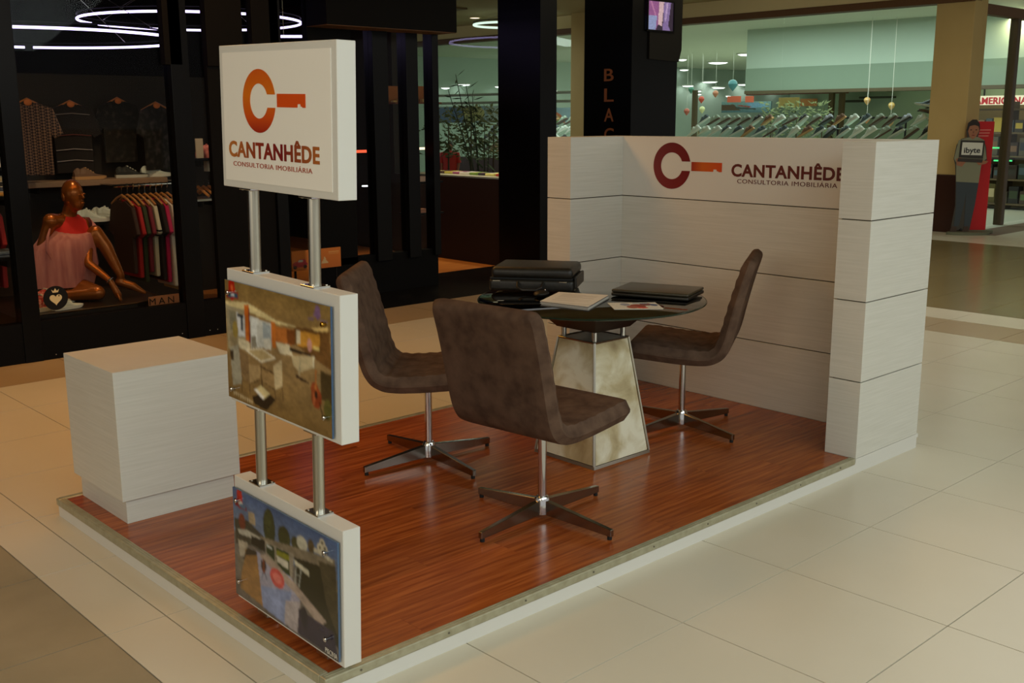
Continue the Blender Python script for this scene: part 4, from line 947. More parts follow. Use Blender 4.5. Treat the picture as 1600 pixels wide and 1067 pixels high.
q = B(); q.tube([(sx_+.08, b_.y+.1, b_.z), (sx_+.08, b_.y+.1, 3.3)], .015, 6); emit(q, 'hanger_rod', 'matblack', sg)
q = B(); q.box((18.3, 4.6, 0), (18.45, 7.0, 1.8)); struct(emit(q, 'wall_goods_back', plain(140, 122, 84)), 'cream back wall of the goods display', 'wall')
rngc = [(190, 160, 60), (60, 70, 46), (120, 84, 60), (70, 84, 90), (190, 170, 130), (54, 48, 40), (150, 110, 80), (100, 60, 50), (90, 110, 70), (40, 44, 56)]
gs = thing('goods_shelf', 'tall shelving unit with mixed goods behind the side glass', 'shelving', (17.6, 4.62, 0))
for k, z in enumerate((.08, .5, .9, 1.3, 1.7)):
    q = B(); q.box((17.6, 4.62, z), (18.1, 6.6, z+.03)); emit(q, 'shelf_board', plain(96, 78, 50), gs)
for yy in (4.62, 5.6, 6.57):
    q = B(); q.box((17.6, yy, 0), (18.1, yy+.03, 1.85)); emit(q, 'side_panel', plain(96, 78, 50), gs)
rg_ = random.Random(4); n_ = 0
ordw = ('first', 'second', 'third', 'fourth', 'fifth', 'sixth', 'seventh', 'eighth', 'ninth', 'tenth', 'eleventh', 'twelfth')
for k, z in enumerate((.11, .53, .93, 1.33)):
    yy = 6.55; i_ = 0
    while yy > 4.9:
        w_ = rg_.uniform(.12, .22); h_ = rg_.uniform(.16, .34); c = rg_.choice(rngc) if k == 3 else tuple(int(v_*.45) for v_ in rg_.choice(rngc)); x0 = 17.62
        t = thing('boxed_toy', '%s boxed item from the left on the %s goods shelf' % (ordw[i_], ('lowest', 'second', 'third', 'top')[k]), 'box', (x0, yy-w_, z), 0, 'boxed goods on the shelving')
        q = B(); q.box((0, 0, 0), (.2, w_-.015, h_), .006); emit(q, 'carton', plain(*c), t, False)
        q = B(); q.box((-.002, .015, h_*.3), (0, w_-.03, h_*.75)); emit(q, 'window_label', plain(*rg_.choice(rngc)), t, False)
        yy -= w_+.01; i_ += 1
for k, (u, v) in enumerate(((1556, 231), (1562, 251), (1572, 251))):
    p = atx(u, v, 17.5); q = B(); q.tube([p+Vector((0, .10, 0)), p+Vector((0, -.10, 0))], .014, 6); tag(emit(q, 'green_light_strip', 'greenled'), ('upper', 'left lower', 'right lower')[k]+' glowing green light strip on the goods shelves', 'light')

# ================================================================== STANDEE and red banner by the column
sb = atz(1513, 362, 0)
CX, CY = 13.0, 4.3
lat = Vector((RT.x, RT.y, 0)).normalized(); fro = Vector((-lat.y, lat.x, 0)); fro = -fro if fro.dot(Vector((FW.x, FW.y, 0))) > 0 else fro
rb_ = math.atan2(lat.y, lat.x)
pb = atz(1512, 366.5, 0)
st = thing('cardboard_standee', 'life-size cardboard man in grey shirt holding a laptop beside the cream column', 'standee', (pb.x, pb.y, 0), rb_)
px = F_PX/((pb-CAM).dot(FW))      # pixels per metre here
def sp(u, v): return ((u-1512)/px, (363-v)/px)
def flat(pts, y, th, name, m, par=None):
    q = B(); q.prism([(a_, y, z_) for a_, z_ in (sp(*p) for p in pts)], (0, th, 0)); return emit(q, name, m, par or st, False, tri=True)
q = B(); q.lathe((0, 0, 0), [(.30, 0), (.30, .03), (.28, .04)], 28); o = emit(q, 'base_plate', plain(96, 100, 80), st, False); o.scale = (1, .42, 1)
outl = [(1485, 353), (1489, 318), (1487, 280), (1484, 255), (1481, 246), (1484, 225), (1490, 216), (1499, 214), (1497, 203), (1499, 192), (1505, 187), (1511, 187), (1516, 193), (1517, 204), (1515, 213), (1524, 217), (1529, 228), (1532, 248), (1524, 254), (1522, 283), (1519, 318), (1514, 356), (1503, 356), (1500, 352), (1497, 356), (1484, 357)]
flat(outl, 0, .012, 'cutout_board', plain(60, 56, 48))
flat([(1486, 218), (1499, 214), (1515, 213), (1525, 218), (1531, 246), (1524, 252), (1522, 283), (1487, 281), (1485, 252), (1481, 246)], -.004, .004, 'printed_shirt', plain(126, 128, 104))
flat([(1487, 281), (1522, 283), (1519, 318), (1513, 352), (1505, 352), (1504, 300), (1497, 350), (1489, 350), (1490, 318)], -.004, .004, 'printed_jeans', plain(50, 60, 66))
flat([(1499, 204), (1500, 196), (1515, 195), (1516, 204), (1512, 213), (1507, 217), (1502, 213)], -.005, .005, 'printed_face', plain(150, 100, 72))
flat([(1497, 203), (1499, 192), (1505, 187), (1511, 187), (1516, 193), (1517, 203), (1514, 197), (1508, 195), (1501, 197), (1499, 204)], -.007, .006, 'printed_hair', plain(34, 26, 22))
for u, v, w_, h_, c in ((1503.5, 202.5, 1.4, .7, (30, 22, 20)), (1511.5, 202.5, 1.4, .7, (30, 22, 20)), (1507.5, 206, .9, 1.8, (120, 76, 54)), (1507.5, 210.5, 2.6, .7, (120, 40, 36))):
    q = B(); x_, z_ = sp(u, v); q.ball((x_, -.006, z_), (w_/px, .003, h_/px), 10); emit(q, 'printed_features', plain(*c), st, False, True)
flat([(1484, 246), (1490, 244), (1500, 250), (1494, 258), (1486, 256)], -.008, .006, 'printed_hand', plain(150, 100, 72)); flat([(1516, 252), (1522, 248), (1534, 250), (1530, 254), (1520, 256)], -.008, .006, 'printed_hand', plain(150, 100, 72))
for u in (1489, 1508): flat([(u-3, 350), (u+4, 350), (u+5, 358), (u-6, 359)], -.006, .006, 'printed_shoe', plain(60, 44, 32))
flat([(1489, 218), (1526, 219), (1525, 246), (1488, 244)], -.014, .01, 'laptop_screen_frame', plain(44, 42, 38)); flat([(1491.5, 221), (1523, 222), (1522.5, 241), (1491, 240)], -.018, .004, 'laptop_screen', plain(206, 208, 196))
flat([(1487, 245), (1525, 247), (1524, 252), (1486, 250)], -.016, .012, 'laptop_keyboard', plain(50, 46, 42))
x0, z0 = sp(1494.5, 237); me = text_mesh('ibyte', 25/px, (11/px, 'cap', .95), .003, .02); place_flat(me, (x0, -.0185, z0), (1, 0, 0), (0, 0, 1), (0, -1, 0)); link('screen_lettering', me, plain(40, 40, 44), st, False)
pr = pb+fro*-.16
bn = thing('red_banner_stand', 'tall red banner stand behind the cardboard man', 'banner', (pr.x, pr.y, 0), rb_)
q = B(); a_, c_ = sp(1512, 190), sp(1548, 356); q.box((a_[0], .02, .045), (c_[0], .045, a_[1]), .003); emit(q, 'banner_board', plain(186, 16, 22), bn, False)
q = B(); q.box((a_[0]+.02, .0, 0), (c_[0]+.1, .10, .045), .006); emit(q, 'banner_foot', plain(96, 100, 80), bn, False)
for k in range(3):
    z_ = sp(0, 203+k*4.5)[1]; q = B(); q.box((sp(1519, 0)[0], .018, z_-.008), (sp(1543-k*1.5, 0)[0], .02, z_+.008)); emit(q, 'pale_text_line', plain(214, 120, 110), bn, False)

# ================================================================== BLACK SHOP: contents
def ring(name, cx, cy, z, r, label, m='neon', gap=0.0, tr=.012, a0=0, top=3.05):
    t = thing(name, label, 'light', (cx, cy, z))
    n = 72; pts = [(r*math.cos(a0+gap/2+(2*math.pi-gap)*i/n), r*math.sin(a0+gap/2+(2*math.pi-gap)*i/n), 0) for i in range(n+(1 if gap else 0))]
    q = B(); q.tube(pts, tr, 8, not gap); emit(q, 'neon_tube', m, t, False, True)
    q = B(); q.tube([(1.0*r*math.cos(2*math.pi*i/n), 1.0*r*math.sin(2*math.pi*i/n), .05) for i in range(n)], .008, 6, True); emit(q, 'carrier_hoop', 'matblack', t, False)
    for k in range(4):
        a_ = k*math.pi/2+.5; q = B(); q.tube([(r*math.cos(a_), r*math.sin(a_), .05), (r*.2*math.cos(a_), r*.2*math.sin(a_), top-z)], .003, 5); emit(q, 'suspension_wire', 'steel', t, False)
    return t
def solve_ring(uc, un, vn, vf, z):      # ring centre and radius from its near and far rows
    p = atz(uc, vn, z); f_ = atz(uc, vf, z); c_ = (p+f_)/2; return c_, (f_-p).length/2
c_, r_ = solve_ring(300, 0, 18, 47, 2.6); ring('neon_ring', c_.x, c_.y, 2.6, r_, 'violet-white neon hoop hanging right of the other above the clothes rack', gap=.12, a0=2.2)
c_, r_ = solve_ring(48, 0, 42.5, 74, 2.36); ring('neon_ring', c_.x, c_.y, 2.36, r_, 'larger violet-white neon hoop hanging above the seated mannequin', gap=.06, a0=1.25)
a_, c_ = aty(436, 57, 6.6), aty(500, 57, 6.6); t = thing('neon_bar', 'short violet neon tube seen above the white sign', 'light', (a_.x, 6.6, a_.z))
q = B(); q.tube([(0, 0, 0), (c_.x-a_.x, 0, c_.z-a_.z)], .012, 8); emit(q, 'neon_tube', 'neon', t, False, True)
for x_ in (.05, c_.x-a_.x-.05): q = B(); q.tube([(x_, 0, 0), (x_, 0, 3.05-a_.z)], .003, 5); emit(q, 'suspension_wire', 'steel', t, False)
c_, r_ = solve_ring(795, 0, 32.5, 45, 3.25); ring('neon_ring', c_.x, c_.y, 3.25, r_*.75, 'thin pale neon hoop under the corridor ceiling behind the shop window', 'neon_pale', tr=.02, top=3.45)
p = atz(742, 28, 3.44); t = thing('ceiling_downlight', 'small round corridor downlight above the pale neon hoop', 'lamp', (p.x, p.y, 3.45))
q = B(); q.lathe((0, 0, 0), [(.12, 0), (.12, -.012), (.10, -.014)], 20); emit(q, 'trim_ring', plain(220, 200, 150), t, False)
q = B(); q.lathe((0, 0, 0), [(.095, -.013), (.07, -.018)], 20); emit(q, 'lamp_face', 'lampwarm', t, False)
# display stage in the window
st_top = .295
stg = thing('display_stage', 'low curved dark stage inside the shop window', 'stage', (1.0, 5.2, 0))
q = B(); pts = [(.9, 5.12), (1.75, 5.12), (1.92, 5.2), (2.0, 5.34), (2.02, 5.55), (1.95, 5.9), (1.8, 6.1), (.9, 6.15)]
q.prism([(x, y, .002) for x, y in pts], (0, 0, st_top-.002)); emit(q, 'stage_block', plain(26, 18, 12, .35), stg, tri=True)
q = B(); q.tube([(x, y, st_top) for x, y in pts[:7]], .008, 6); emit(q, 'stage_edge', plain(44, 26, 14, .3), stg)
# mannequin
MY = 5.62
def mp(u, v, y=MY): return aty(u, v, y)
b = B()
hd = mp(113, 305, 5.60)
b.ball(hd+Vector((0, 0, .012)), (.076, .09, .105), 20); b.ball(hd+Vector((.018, -.022, -.055)), (.052, .058, .062), 16)
b.limb([hd+Vector((-.005, .02, -.06)), mp(108, 336, 5.66)], [.05, .055])
ch0 = mp(103, 352, 5.68); pel = mp(93, 432, 5.72); pel.z = max(pel.z, st_top+.135)
b.limb([ch0+Vector((0, 0, .02)), ch0+Vector((-.01, .01, -.10)), (ch0+pel)/2, pel+Vector((0, 0, .05))], [.085, .115, .10, .125])
shL, shR = mp(79, 345, 5.60), mp(128, 350, 5.74)
b.limb([ch0+Vector((0, 0, .01)), shL], [.07, .058]); b.limb([ch0+Vector((0, 0, .01)), shR], [.07, .056])
b.limb([pel+Vector((-.08, 0, -.02)), pel+Vector((.08, 0, -.02))], [.11, .11])
# raised leg
kn = mp(149, 362, 5.58); an = mp(189, 431, 5.50); an.z = max(an.z, st_top+.075)
b.limb([pel+Vector((.06, -.02, 0)), (pel+kn)/2+Vector((.02, 0, .0)), kn], [.085, .075, .054])
b.limb([kn, kn.lerp(an, .35)+Vector((.012, 0, 0)), an], [.052, .052, .032])
toe = mp(226, 450, 5.42); toe.z = st_top+.018
b.limb([an+Vector((-.015, .01, -.045)), an.lerp(toe, .5)+Vector((0, 0, -.012)), toe], [.034, .032, .016])
# folded leg lying on the stage
k2 = mp(152, 441, 5.40); k2.z = st_top+.062; 
b.limb([pel+Vector((.02, -.06, -.05)), (pel+k2)/2+Vector((0, 0, -.02)), k2], [.088, .076, .056])
b.limb([k2, k2+Vector((-.18, .12, -.012)), k2+Vector((-.34, .17, -.022))], [.052, .044, .032])
# arm reaching down to the foot
el = mp(137, 411, 5.50); wr = mp(172, 438, 5.36); wr.z = max(wr.z, st_top+.05)
b.limb([shR, shR.lerp(el, .5)+Vector((.015, -.02, 0)), el], [.048, .042, .034]); b.limb([el, el.lerp(wr, .4), wr], [.035, .033, .022])
hn = mp(184, 446, 5.34); hn.z = st_top+.035
b.limb([wr, hn], [.022, .028])
# other arm down and back
eL = shL+Vector((-.07, .06, -.22)); b.limb([shL, eL], [.05, .038]); b.limb([eL, eL+Vector((-.02, .14, -.17))], [.037, .026])
q = B()
fd = (hn-wr).normalized(); sd = Vector((-fd.y, fd.x, 0)).normalized()
for k, (o_, ln) in enumerate(((-.021, .068), (-.007, .078), (.007, .074), (.020, .058))):
    s0 = hn+sd*o_; q.tube([s0, s0+fd*ln*.5+Vector((0, 0, .006)), s0+fd*ln*.85+Vector((0, 0, -.012)), s0+fd*ln+Vector((0, 0, -.022))], [.009, .0085, .0075, .004], 8)
q.tube([hn-sd*.02-fd*.02, hn-sd*.045+fd*.015, hn-sd*.048+fd*.045], [.01, .0085, .005], 8)
n_ = hd+Vector((.052, -.072, -.018)); q.tube([n_+Vector((-.012, .012, .04)), n_+Vector((0, -.006, .0)), n_+Vector((-.012, .012, -.008))], [.006, .011, .007], 8)
q.tube([n_+Vector((-.030, .006, -.038)), n_+Vector((-.010, -.004, -.036)), n_+Vector((.012, .012, -.038))], [.003, .008, .003], 8)
for e_ in (Vector((-.032, -.008, .026)), Vector((.016, .030, .026))): q.ball(n_+e_, (.013, .010, .007), 10)
for sgn, e_ in ((-1, Vector((-.070, -.01, -.01))), (1, Vector((.066, .045, -.01)))): q.ball(hd+e_, (.012, .02, .030), 10)
fx = q.mesh('mannequin_details', True)
body = fuse(b, 'body', .011, 5, fx)
mn = thing('mannequin', 'bald bronze mannequin seated with one knee raised in the shop window', 'mannequin', (pel.x, pel.y, st_top))
link('body', body, 'bronze', mn)
def loft(rings, close=True):
    q = B(); V = [[q.bm.verts.new(p) for p in r] for r in rings]; n = len(V[0])
    for a_, b_ in zip(V, V[1:]):
        for k in range(n if close else n-1): q.bm.faces.new((a_[k], a_[(k+1) % n], b_[(k+1) % n], b_[k]))
    return q
def egg(c, rx, ry, n=28, wob=0, ph=0, yaw=0, front=0): 
    o_ = []
    for i in range(n):
        a_ = 2*math.pi*i/n; k_ = 1+wob*math.sin(a_*9+ph); x_, y_ = rx*math.cos(a_)*k_, ry*math.sin(a_)*k_
        o_.append(Vector(c)+Vector((x_*math.cos(yaw)-y_*math.sin(yaw), x_*math.sin(yaw)+y_*math.cos(yaw), 0 if y_ > 0 else -front*abs(math.sin(a_)))))
    return o_
gc = ch0
rg = [egg(gc+Vector((.0, .01, .075)), .10, .075), egg(gc+Vector((.0, .0, .03)), .145, .11, front=.0), egg(gc+Vector((.0, -.005, -.08)), .165, .135)]
emit(loft(rg), 'red_top', 'redcloth', mn, smooth=True)
rg = [egg(gc+Vector((.045, -.005, .045)), .15, .115, front=.10, yaw=.25), egg(gc+Vector((.03, -.01, -.005)), .185, .145, front=.06), egg(gc+Vector((.0, -.015, -.10)), .212, .168, wob=.015), egg(gc.lerp(pel, .5)+Vector((.0, -.02, .02)), .235, .19, wob=.03, ph=1), egg(gc.lerp(pel, .78)+Vector((.01, -.025, 0)), .255, .205, wob=.04, ph=1.5), egg(pel+Vector((.0, -.03, -.06)), .235, .19, wob=.06, ph=2)]
emit(loft(rg), 'pink_drape', 'pink', mn, smooth=True)
q = B(); q.tube([shL+Vector((-.03, -.06, -.05)), shL+Vector((-.06, -.08, -.11)), shL+Vector((-.075, -.08, -.2)), shL+Vector((-.05, -.09, -.27))], [.006, .010, .010, .004], 8); emit(q, 'pink_tie', 'pink', mn, smooth=True)
q = B(); w_ = wr; d_ = (hn-el).normalized(); o1 = d_.orthogonal().normalized(); o2 = d_.cross(o1)
q.tube([w_+(o1*math.cos(2*math.pi*i/20)+o2*math.sin(2*math.pi*i/20))*.028 for i in range(20)], .006, 6, True); emit(q, 'bracelet', 'chrome', mn, smooth=True)
spot('shop_spotlight', (1.6, 4.95+.25, 2.95), (1.5, 5.5, .6), 60, (1, .72, .42), 46, .6)
spot('shop_spotlight', (2.3, 5.6, 2.95), (2.3, 6.3, .8), 60, (1, .78, .5), 60, .6)
# window decal: disc with heart and crown; stuck on the pane
dc = aty(87, 465.5, FY+.022)
dk = thing('heart_decal', 'round black window sticker with a cream heart and crown', 'decal', (dc.x, FY+.022, dc.z))
q = B(); q.lathe((0, 0, 0), [(.083, 0), (.083, -.002)], 36, 'y'); emit(q, 'disc', 'matblack', dk, False)
cream = plain(206, 188, 140)
hp_ = []
for i in range(40):
    a_ = 2*math.pi*i/40; hp_.append((.0026*16*math.sin(a_)**3, -.0035, .0026*(13*math.cos(a_)-5*math.cos(2*a_)-2*math.cos(3*a_)-math.cos(4*a_))-.008))
q = B(); q.prism(hp_, (0, .001, 0)); emit(q, 'heart', cream, dk, False, tri=True)
q = B(); q.prism([(x, -.0035, z) for x, z in ((-.018, .038), (-.026, .060), (-.011, .048), (0, .068), (.011, .048), (.026, .060), (.018, .038))], (0, .001, 0)); emit(q, 'crown', cream, dk, False, tri=True)
q = B(); q.ball((.022, -.004, .014), (.005, .001, .005), 8); emit(q, 'heart_dot', 'matblack', dk, False)
# MAN lettering on an added tan strip, lit floor behind put into its colour
a_, c_ = aty(233, 480, FY+.05), aty(280, 462, FY+.05)
mc = thing('window_lettering', 'black MAN lettering on an added tan card coloured as the lit floor', 'sign', (a_.x, FY+.05, a_.z))
q = B(); q.box((0, 0, 0), (c_.x-a_.x, .006, .075), .001); emit(q, 'card', plain(150, 96, 60), mc, False)
me = text_mesh('MAN', .19, (.05, 'cap', .73), .002, 0, 1.5); place_flat(me, (.005, -.001, .014), (1, 0, 0), (0, 0, 1), (0, -1, 0)); link('lettering', me, 'matblack', mc, False)
# back wall of the display, shelves
b = B(); b.box((-1.5, 7.05, 0), (3.4, 7.15, 1.98)); bw = struct(emit(b, 'wall_display_back', plain(24, 15, 9, .7)), 'dark brown wall behind the clothes display', 'wall')
def shelf(name, u0, u1, v, y, dep, m, label, th=.045):
    a_, c_ = aty(u0, v, y), aty(u1, v, y); z = (a_.z+c_.z)/2
    t = thing(name, label, 'shelf', (a_.x, y, z))
    q = B(); q.box((0, 0, -th), (c_.x-a_.x, dep, 0), .003); emit(q, 'board', m, t, False)
    for x_ in (.08, c_.x-a_.x-.08):
        q = B(); q.box((x_-.01, .03, -th-.05), (x_+.01, dep, -th), .002); emit(q, 'bracket', 'matblack', t, False)
    return t, z
sh, zsh = shelf('wall_shelf', 44, 262, 281, 6.72, .33, 'greyshelf', 'long taupe wall shelf above the bald mannequin')
for k, (u, c, l) in enumerate(((208, 3, 'black sneaker on the long taupe shelf, left of the pale one'), (246, 0, 'pale sneaker at the right end of the long taupe shelf'), (141, 5, 'brown sandal-like shoe at the middle of the taupe shelf'))):
    p = aty(u, 270, 6.86); sneaker(c, (p.x, 6.88, zsh+.001), (0, 0, R(-10+k*8)), l)
s2, z2_ = shelf('wall_shelf', 118, 180, 347, 6.6, .35, 'matblack', 'short black shelf with white sneakers behind the mannequin', .03)
for k, (u, y_, rz) in enumerate(((129, 6.86, -30), (145, 6.66, -18), (173, 6.78, -30))):
    p = aty(u, 340, y_); sneaker(0, (p.x, y_, z2_+.001), (0, 0, R(rz)), ('left white sneaker of the pair behind the mannequin', 'right white sneaker of the pair behind the mannequin', 'white sneaker beside the hanging shirts')[k], None, 1.1)
# red speckled trainers on the stage
for k, (u, y_, rz, z_) in enumerate(((66, 5.30, 20, 0), (78, 5.52, 8, .03))):
    p = aty(u, 462, y_); o = bpy.data.objects.new('sneaker', sneaker_mesh(.31, (noisy('red_speckle', S(170, 40, 30), S(220, 150, 130), (1, 1, 1), 60, .7, 2, .45, .6), plain(226, 216, 190)))); COL.objects.link(o); o.location = (p.x+.02, y_, st_top+.001); o.rotation_euler = (0, 0, R(rz)); o.scale = (1.15,)*3
    tag(o, ('front', 'rear')[k]+' red speckled trainer on the stage beside the mannequin', 'shoe')
p = aty(106, 461, 5.22); sneaker(0, (p.x, 5.24, st_top+.001), (0, 0, R(15)), 'white toe-capped trainer just right of the heart sticker', None, .8)
# hanging T-shirts on a rail
def tshirt_mesh(W=.46, H=.62):
    o_ = [(-.07, 0), (-.03, -.03), (.03, -.03), (.07, 0), (.20, -.05), (.27, -.27), (.19, -.31), (.165, -.20), (.17, -H), (-.17, -H), (-.165, -.20), (-.19, -.31), (-.27, -.27), (-.20, -.05)]
    q = B(); q.prism([(-.016, y_, z_) for y_, z_ in o_], (.032, 0, 0)); bmesh.ops.bevel(q.bm, geom=[e_ for e_ in q.bm.edges], offset=.007, segments=1, affect='EDGES'); return q
ra, rb2 = aty(176, 291, 6.35), aty(262, 287, 6.35); RZ_ = ra.z-.0
rl = thing('clothes_rail', 'chrome clothes rail carrying coloured T-shirts', 'rail', (ra.x, 6.35, RZ_))
q = B(); q.tube([(0, 0, 0), (rb2.x-ra.x+.25, 0, 0)], .012, 10); emit(q, 'rail_bar', 'chrome', rl, False, True)
for x_ in (0.05, rb2.x-ra.x+.2): q = B(); q.tube([(x_, 0, 0), (x_, .4, .0), (x_, .7, .0)], .008, 8); emit(q, 'rail_arm', 'chrome', rl, False)
shirts = [((62, 40, 34), 'dark brown'), ((176, 30, 34), 'red'), ((52, 62, 36), 'dark green'), ((124, 34, 50), 'maroon'), ((206, 196, 170), 'cream striped'), ((34, 22, 20), 'black'), ((196, 24, 84), 'magenta'), ((226, 216, 200), 'white'), ((216, 190, 128), 'pale yellow')]
ords = ('leftmost', 'second', 'third', 'fourth', 'fifth', 'sixth', 'seventh', 'eighth', 'last')
wood = plain(176, 116, 56, .4)
for k, (c, l) in enumerate(shirts):
    x_ = ra.x+.07+k*(rb2.x-ra.x-.03)/9; t = thing('hanging_shirt', '%s T-shirt on a wooden hanger, %s on the chrome rail' % (l, ords[k]), 'T-shirt', (x_, 6.35, RZ_), R(random.uniform(-2, 2)), 'T-shirts on the chrome rail')
    q = tshirt_mesh(H=.60+.04*(k % 3)+(.10 if k >= 6 else 0)); bmesh.ops.translate(q.bm, vec=(0, 0, -.115), verts=q.bm.verts); emit(q, 'shirt', plain(*c, .85), t, False)
    q = B(); q.tube([(0, -.20, -.155), (0, -.10, -.105), (0, 0, -.075), (0, .10, -.105), (0, .20, -.155)], .010, 8); hg = emit(q, 'hanger', wood, t, False, True)
    q = B(); q.tube([(0, 0, -.08), (0, 0, -.03), (0, -.015, -.002), (0, -.005, .0165), (0, .012, .013)], .0025, 6); emit(q, 'hook', 'chrome', hg, False)
    if k == 4:
        for z_ in (-.41, -.37): q = B(); q.box((-.018, -.272, z_), (.018, -.19, z_+.012)); emit(q, 'sleeve_stripe', 'matblack', t, False)
# trousers hanging on the lower rail
for k, (u, c, l) in enumerate(((212, (44, 52, 30), 'dark green'), (226, (84, 26, 22), 'maroon'), (237, (206, 186, 140), 'cream'), (246, (190, 24, 80), 'magenta'), (256, (216, 196, 130), 'straw'))):
    p = aty(u, 352, 6.5); t = thing('hanging_trousers', l+' trousers hanging below the T-shirts', 'trousers', (p.x, 6.5, p.z), 0, 'trousers below the T-shirts')
    q = B(); q.box((-.012, -.14, -.40), (.012, -.01, 0), .006); emit(q, 'leg', plain(*c, .9), t, False)
    q = B(); q.box((-.012, .01, -.40), (.012, .14, 0), .006); emit(q, 'leg', plain(*c, .9), t, False)
    q = B(); q.box((-.015, -.15, -.03), (.015, .15, .012), .004); emit(q, 'waistband', plain(*c, .9), t, False)
# shirts pinned on the wall above
def wall_shirt(u, v, y_, sc, m, label, stripes=None, ry=0):
    p = aty(u, v, y_); t = thing('wall_shirt', label, 'shirt', tuple(p))
    q = tshirt_mesh(); bmesh.ops.rotate(q.bm, cent=(0, 0, 0), matrix=Matrix.Rotation(R(-90+ry), 3, 'Z'), verts=q.bm.verts); bmesh.ops.scale(q.bm, vec=(sc,)*3, verts=q.bm.verts); emit(q, 'shirt', m, t, False)
    q = B(); q.tube([(-.15*sc, 0, -.04), (0, 0, .03), (.15*sc, 0, -.04)], .008, 6); emit(q, 'hanger', wood, t, False)
    q = B(); q.ball((0, -.022, -.0), (.035*sc, .012, .028*sc), 12); emit(q, 'painted_collar_light', plain(206, 120, 60), t, False, True)  # orange light in the shirt neck, put into the colour
    for z_, c in (stripes or ()):
        q = B(); q.tube([(-.165*sc, -.019*sc-.002, z_*sc-.012), (0, -.019*sc-.004, z_*sc), (.165*sc, -.019*sc-.002, z_*sc-.012)], .004, 6); emit(q, 'stripe', c, t, False)
    return t
def plaid():
    m = mat('plaid', S(40, 26, 40), .85); nt = m.node_tree; N = nt.nodes; L = nt.links; tc = N.new('ShaderNodeTexCoord'); ck = N.new('ShaderNodeTexChecker'); ck.inputs['Scale'].default_value = 60
    ck.inputs['Color1'].default_value = S(30, 18, 30); ck.inputs['Color2'].default_value = S(120, 92, 74); mp_ = N.new('ShaderNodeMapping'); mp_.inputs['Rotation'].default_value = (0, R(45), 0); L.new(tc.outputs['Object'], mp_.inputs[0]); L.new(mp_.outputs[0], ck.inputs[0]); L.new(ck.outputs[0], N['Principled BSDF'].inputs['Base Color']); return m
wall_shirt(42, 160, 6.6, .92, plaid(), 'plaid short-sleeved shirt hanging at the left of the window', None, -25)
wall_shirt(109, 163, 6.9, .92, plain(24, 16, 16, .9), 'black shirt with pale thin stripes hanging above the mannequin', [(-.08, plain(120, 110, 110)), (-.27, plain(96, 40, 34)), (-.40, plain(150, 140, 140)), (-.50, plain(150, 140, 140))])
wall_shirt(183, 158, 6.95, .85, noisy('dark_floral', S(9, 8, 8), S(52, 44, 40), (1, 1, 1), 30, .9, 3, .5, .7), 'dark floral shirt hanging second from the right')
wall_shirt(243, 165, 6.85, .9, noisy('grey_floral', S(12, 11, 12), S(62, 56, 56), (1, 1, 1), 22, .9, 3, .48, .7), 'dark grey patterned shirt hanging rightmost above the rail', None, 20)
spot('shop_spotlight', (1.5, 6.0, 2.95), (1.6, 6.9, 1.5), 1.2, (1, .75, .5), 80, .7)
# far-left bay
for k, (v, l) in enumerate(((262, 'upper'), (308, 'middle'), (405, 'lower'))): shelf('bay_shelf', -70, 33, v, 5.75, .3, 'black', l+' dark shelf in the far-left window bay', .025)
p = aty(6, 262, 5.85); sneaker(0, (p.x, 5.9, p.z+.001), (0, 0, R(5)), 'pale sneaker on the upper shelf of the far-left bay')
p = aty(-6, 307, 5.85); zz = p.z
for k in range(4):
    t = thing('folded_shirt', ('lowest', 'second', 'third', 'top')[k]+' folded shirt of the pile in the far-left bay', 'shirt', (p.x-.05, 5.8, zz+.002+k*.036), 0, 'folded shirts in the far-left bay')
    q = B(); q.box((0, 0, 0), (.2, .22, .034), .012); emit(q, 'folded_body', plain(*((206, 150, 70), (70, 80, 110), (40, 36, 40), (216, 196, 150))[k]), t, False, True)
    q = B(); q.box((.06, .0, .03), (.14, .05, .0355), .001); emit(q, 'collar', plain(230, 220, 200), t, False)
p = aty(8, 403, 5.85)
t = thing('folded_jeans', 'blue jeans folded on the lower shelf of the far-left bay', 'jeans', (p.x-.16, 5.8, p.z+.001)); 
for k in range(2): q = B(); q.box((.01*k, 0, k*.024), (.27-.02*k, .24, .024+k*.024), .011); emit(q, 'folded_leg', noisy('denim', S(62, 76, 96), S(98, 112, 128), (1, 1, 1), 40, .9), t, False, True)
for k, (u, c, l) in enumerate(((-6, (150, 30, 34), 'crimson'), (7, (176, 40, 40), 'red'))):
    p = aty(u, 325, 5.95); t = thing('hanging_shirt', l+' garment hanging in the far-left bay', 'T-shirt', (p.x, 6.2, p.z-.02)); q = tshirt_mesh(); bmesh.ops.scale(q.bm, vec=(1, .7, .95), verts=q.bm.verts); emit(q, 'shirt', plain(*c), t, False); q = B(); q.tube([(0, -.1, -.04), (0, 0, .01), (0, .1, -.04)], .008, 6); emit(q, 'hanger', wood, t, False)
spot('shop_spotlight', (.6, 5.4, 2.9), (.75, 5.9, .8), 22, (1, .75, .5), 50, .6)
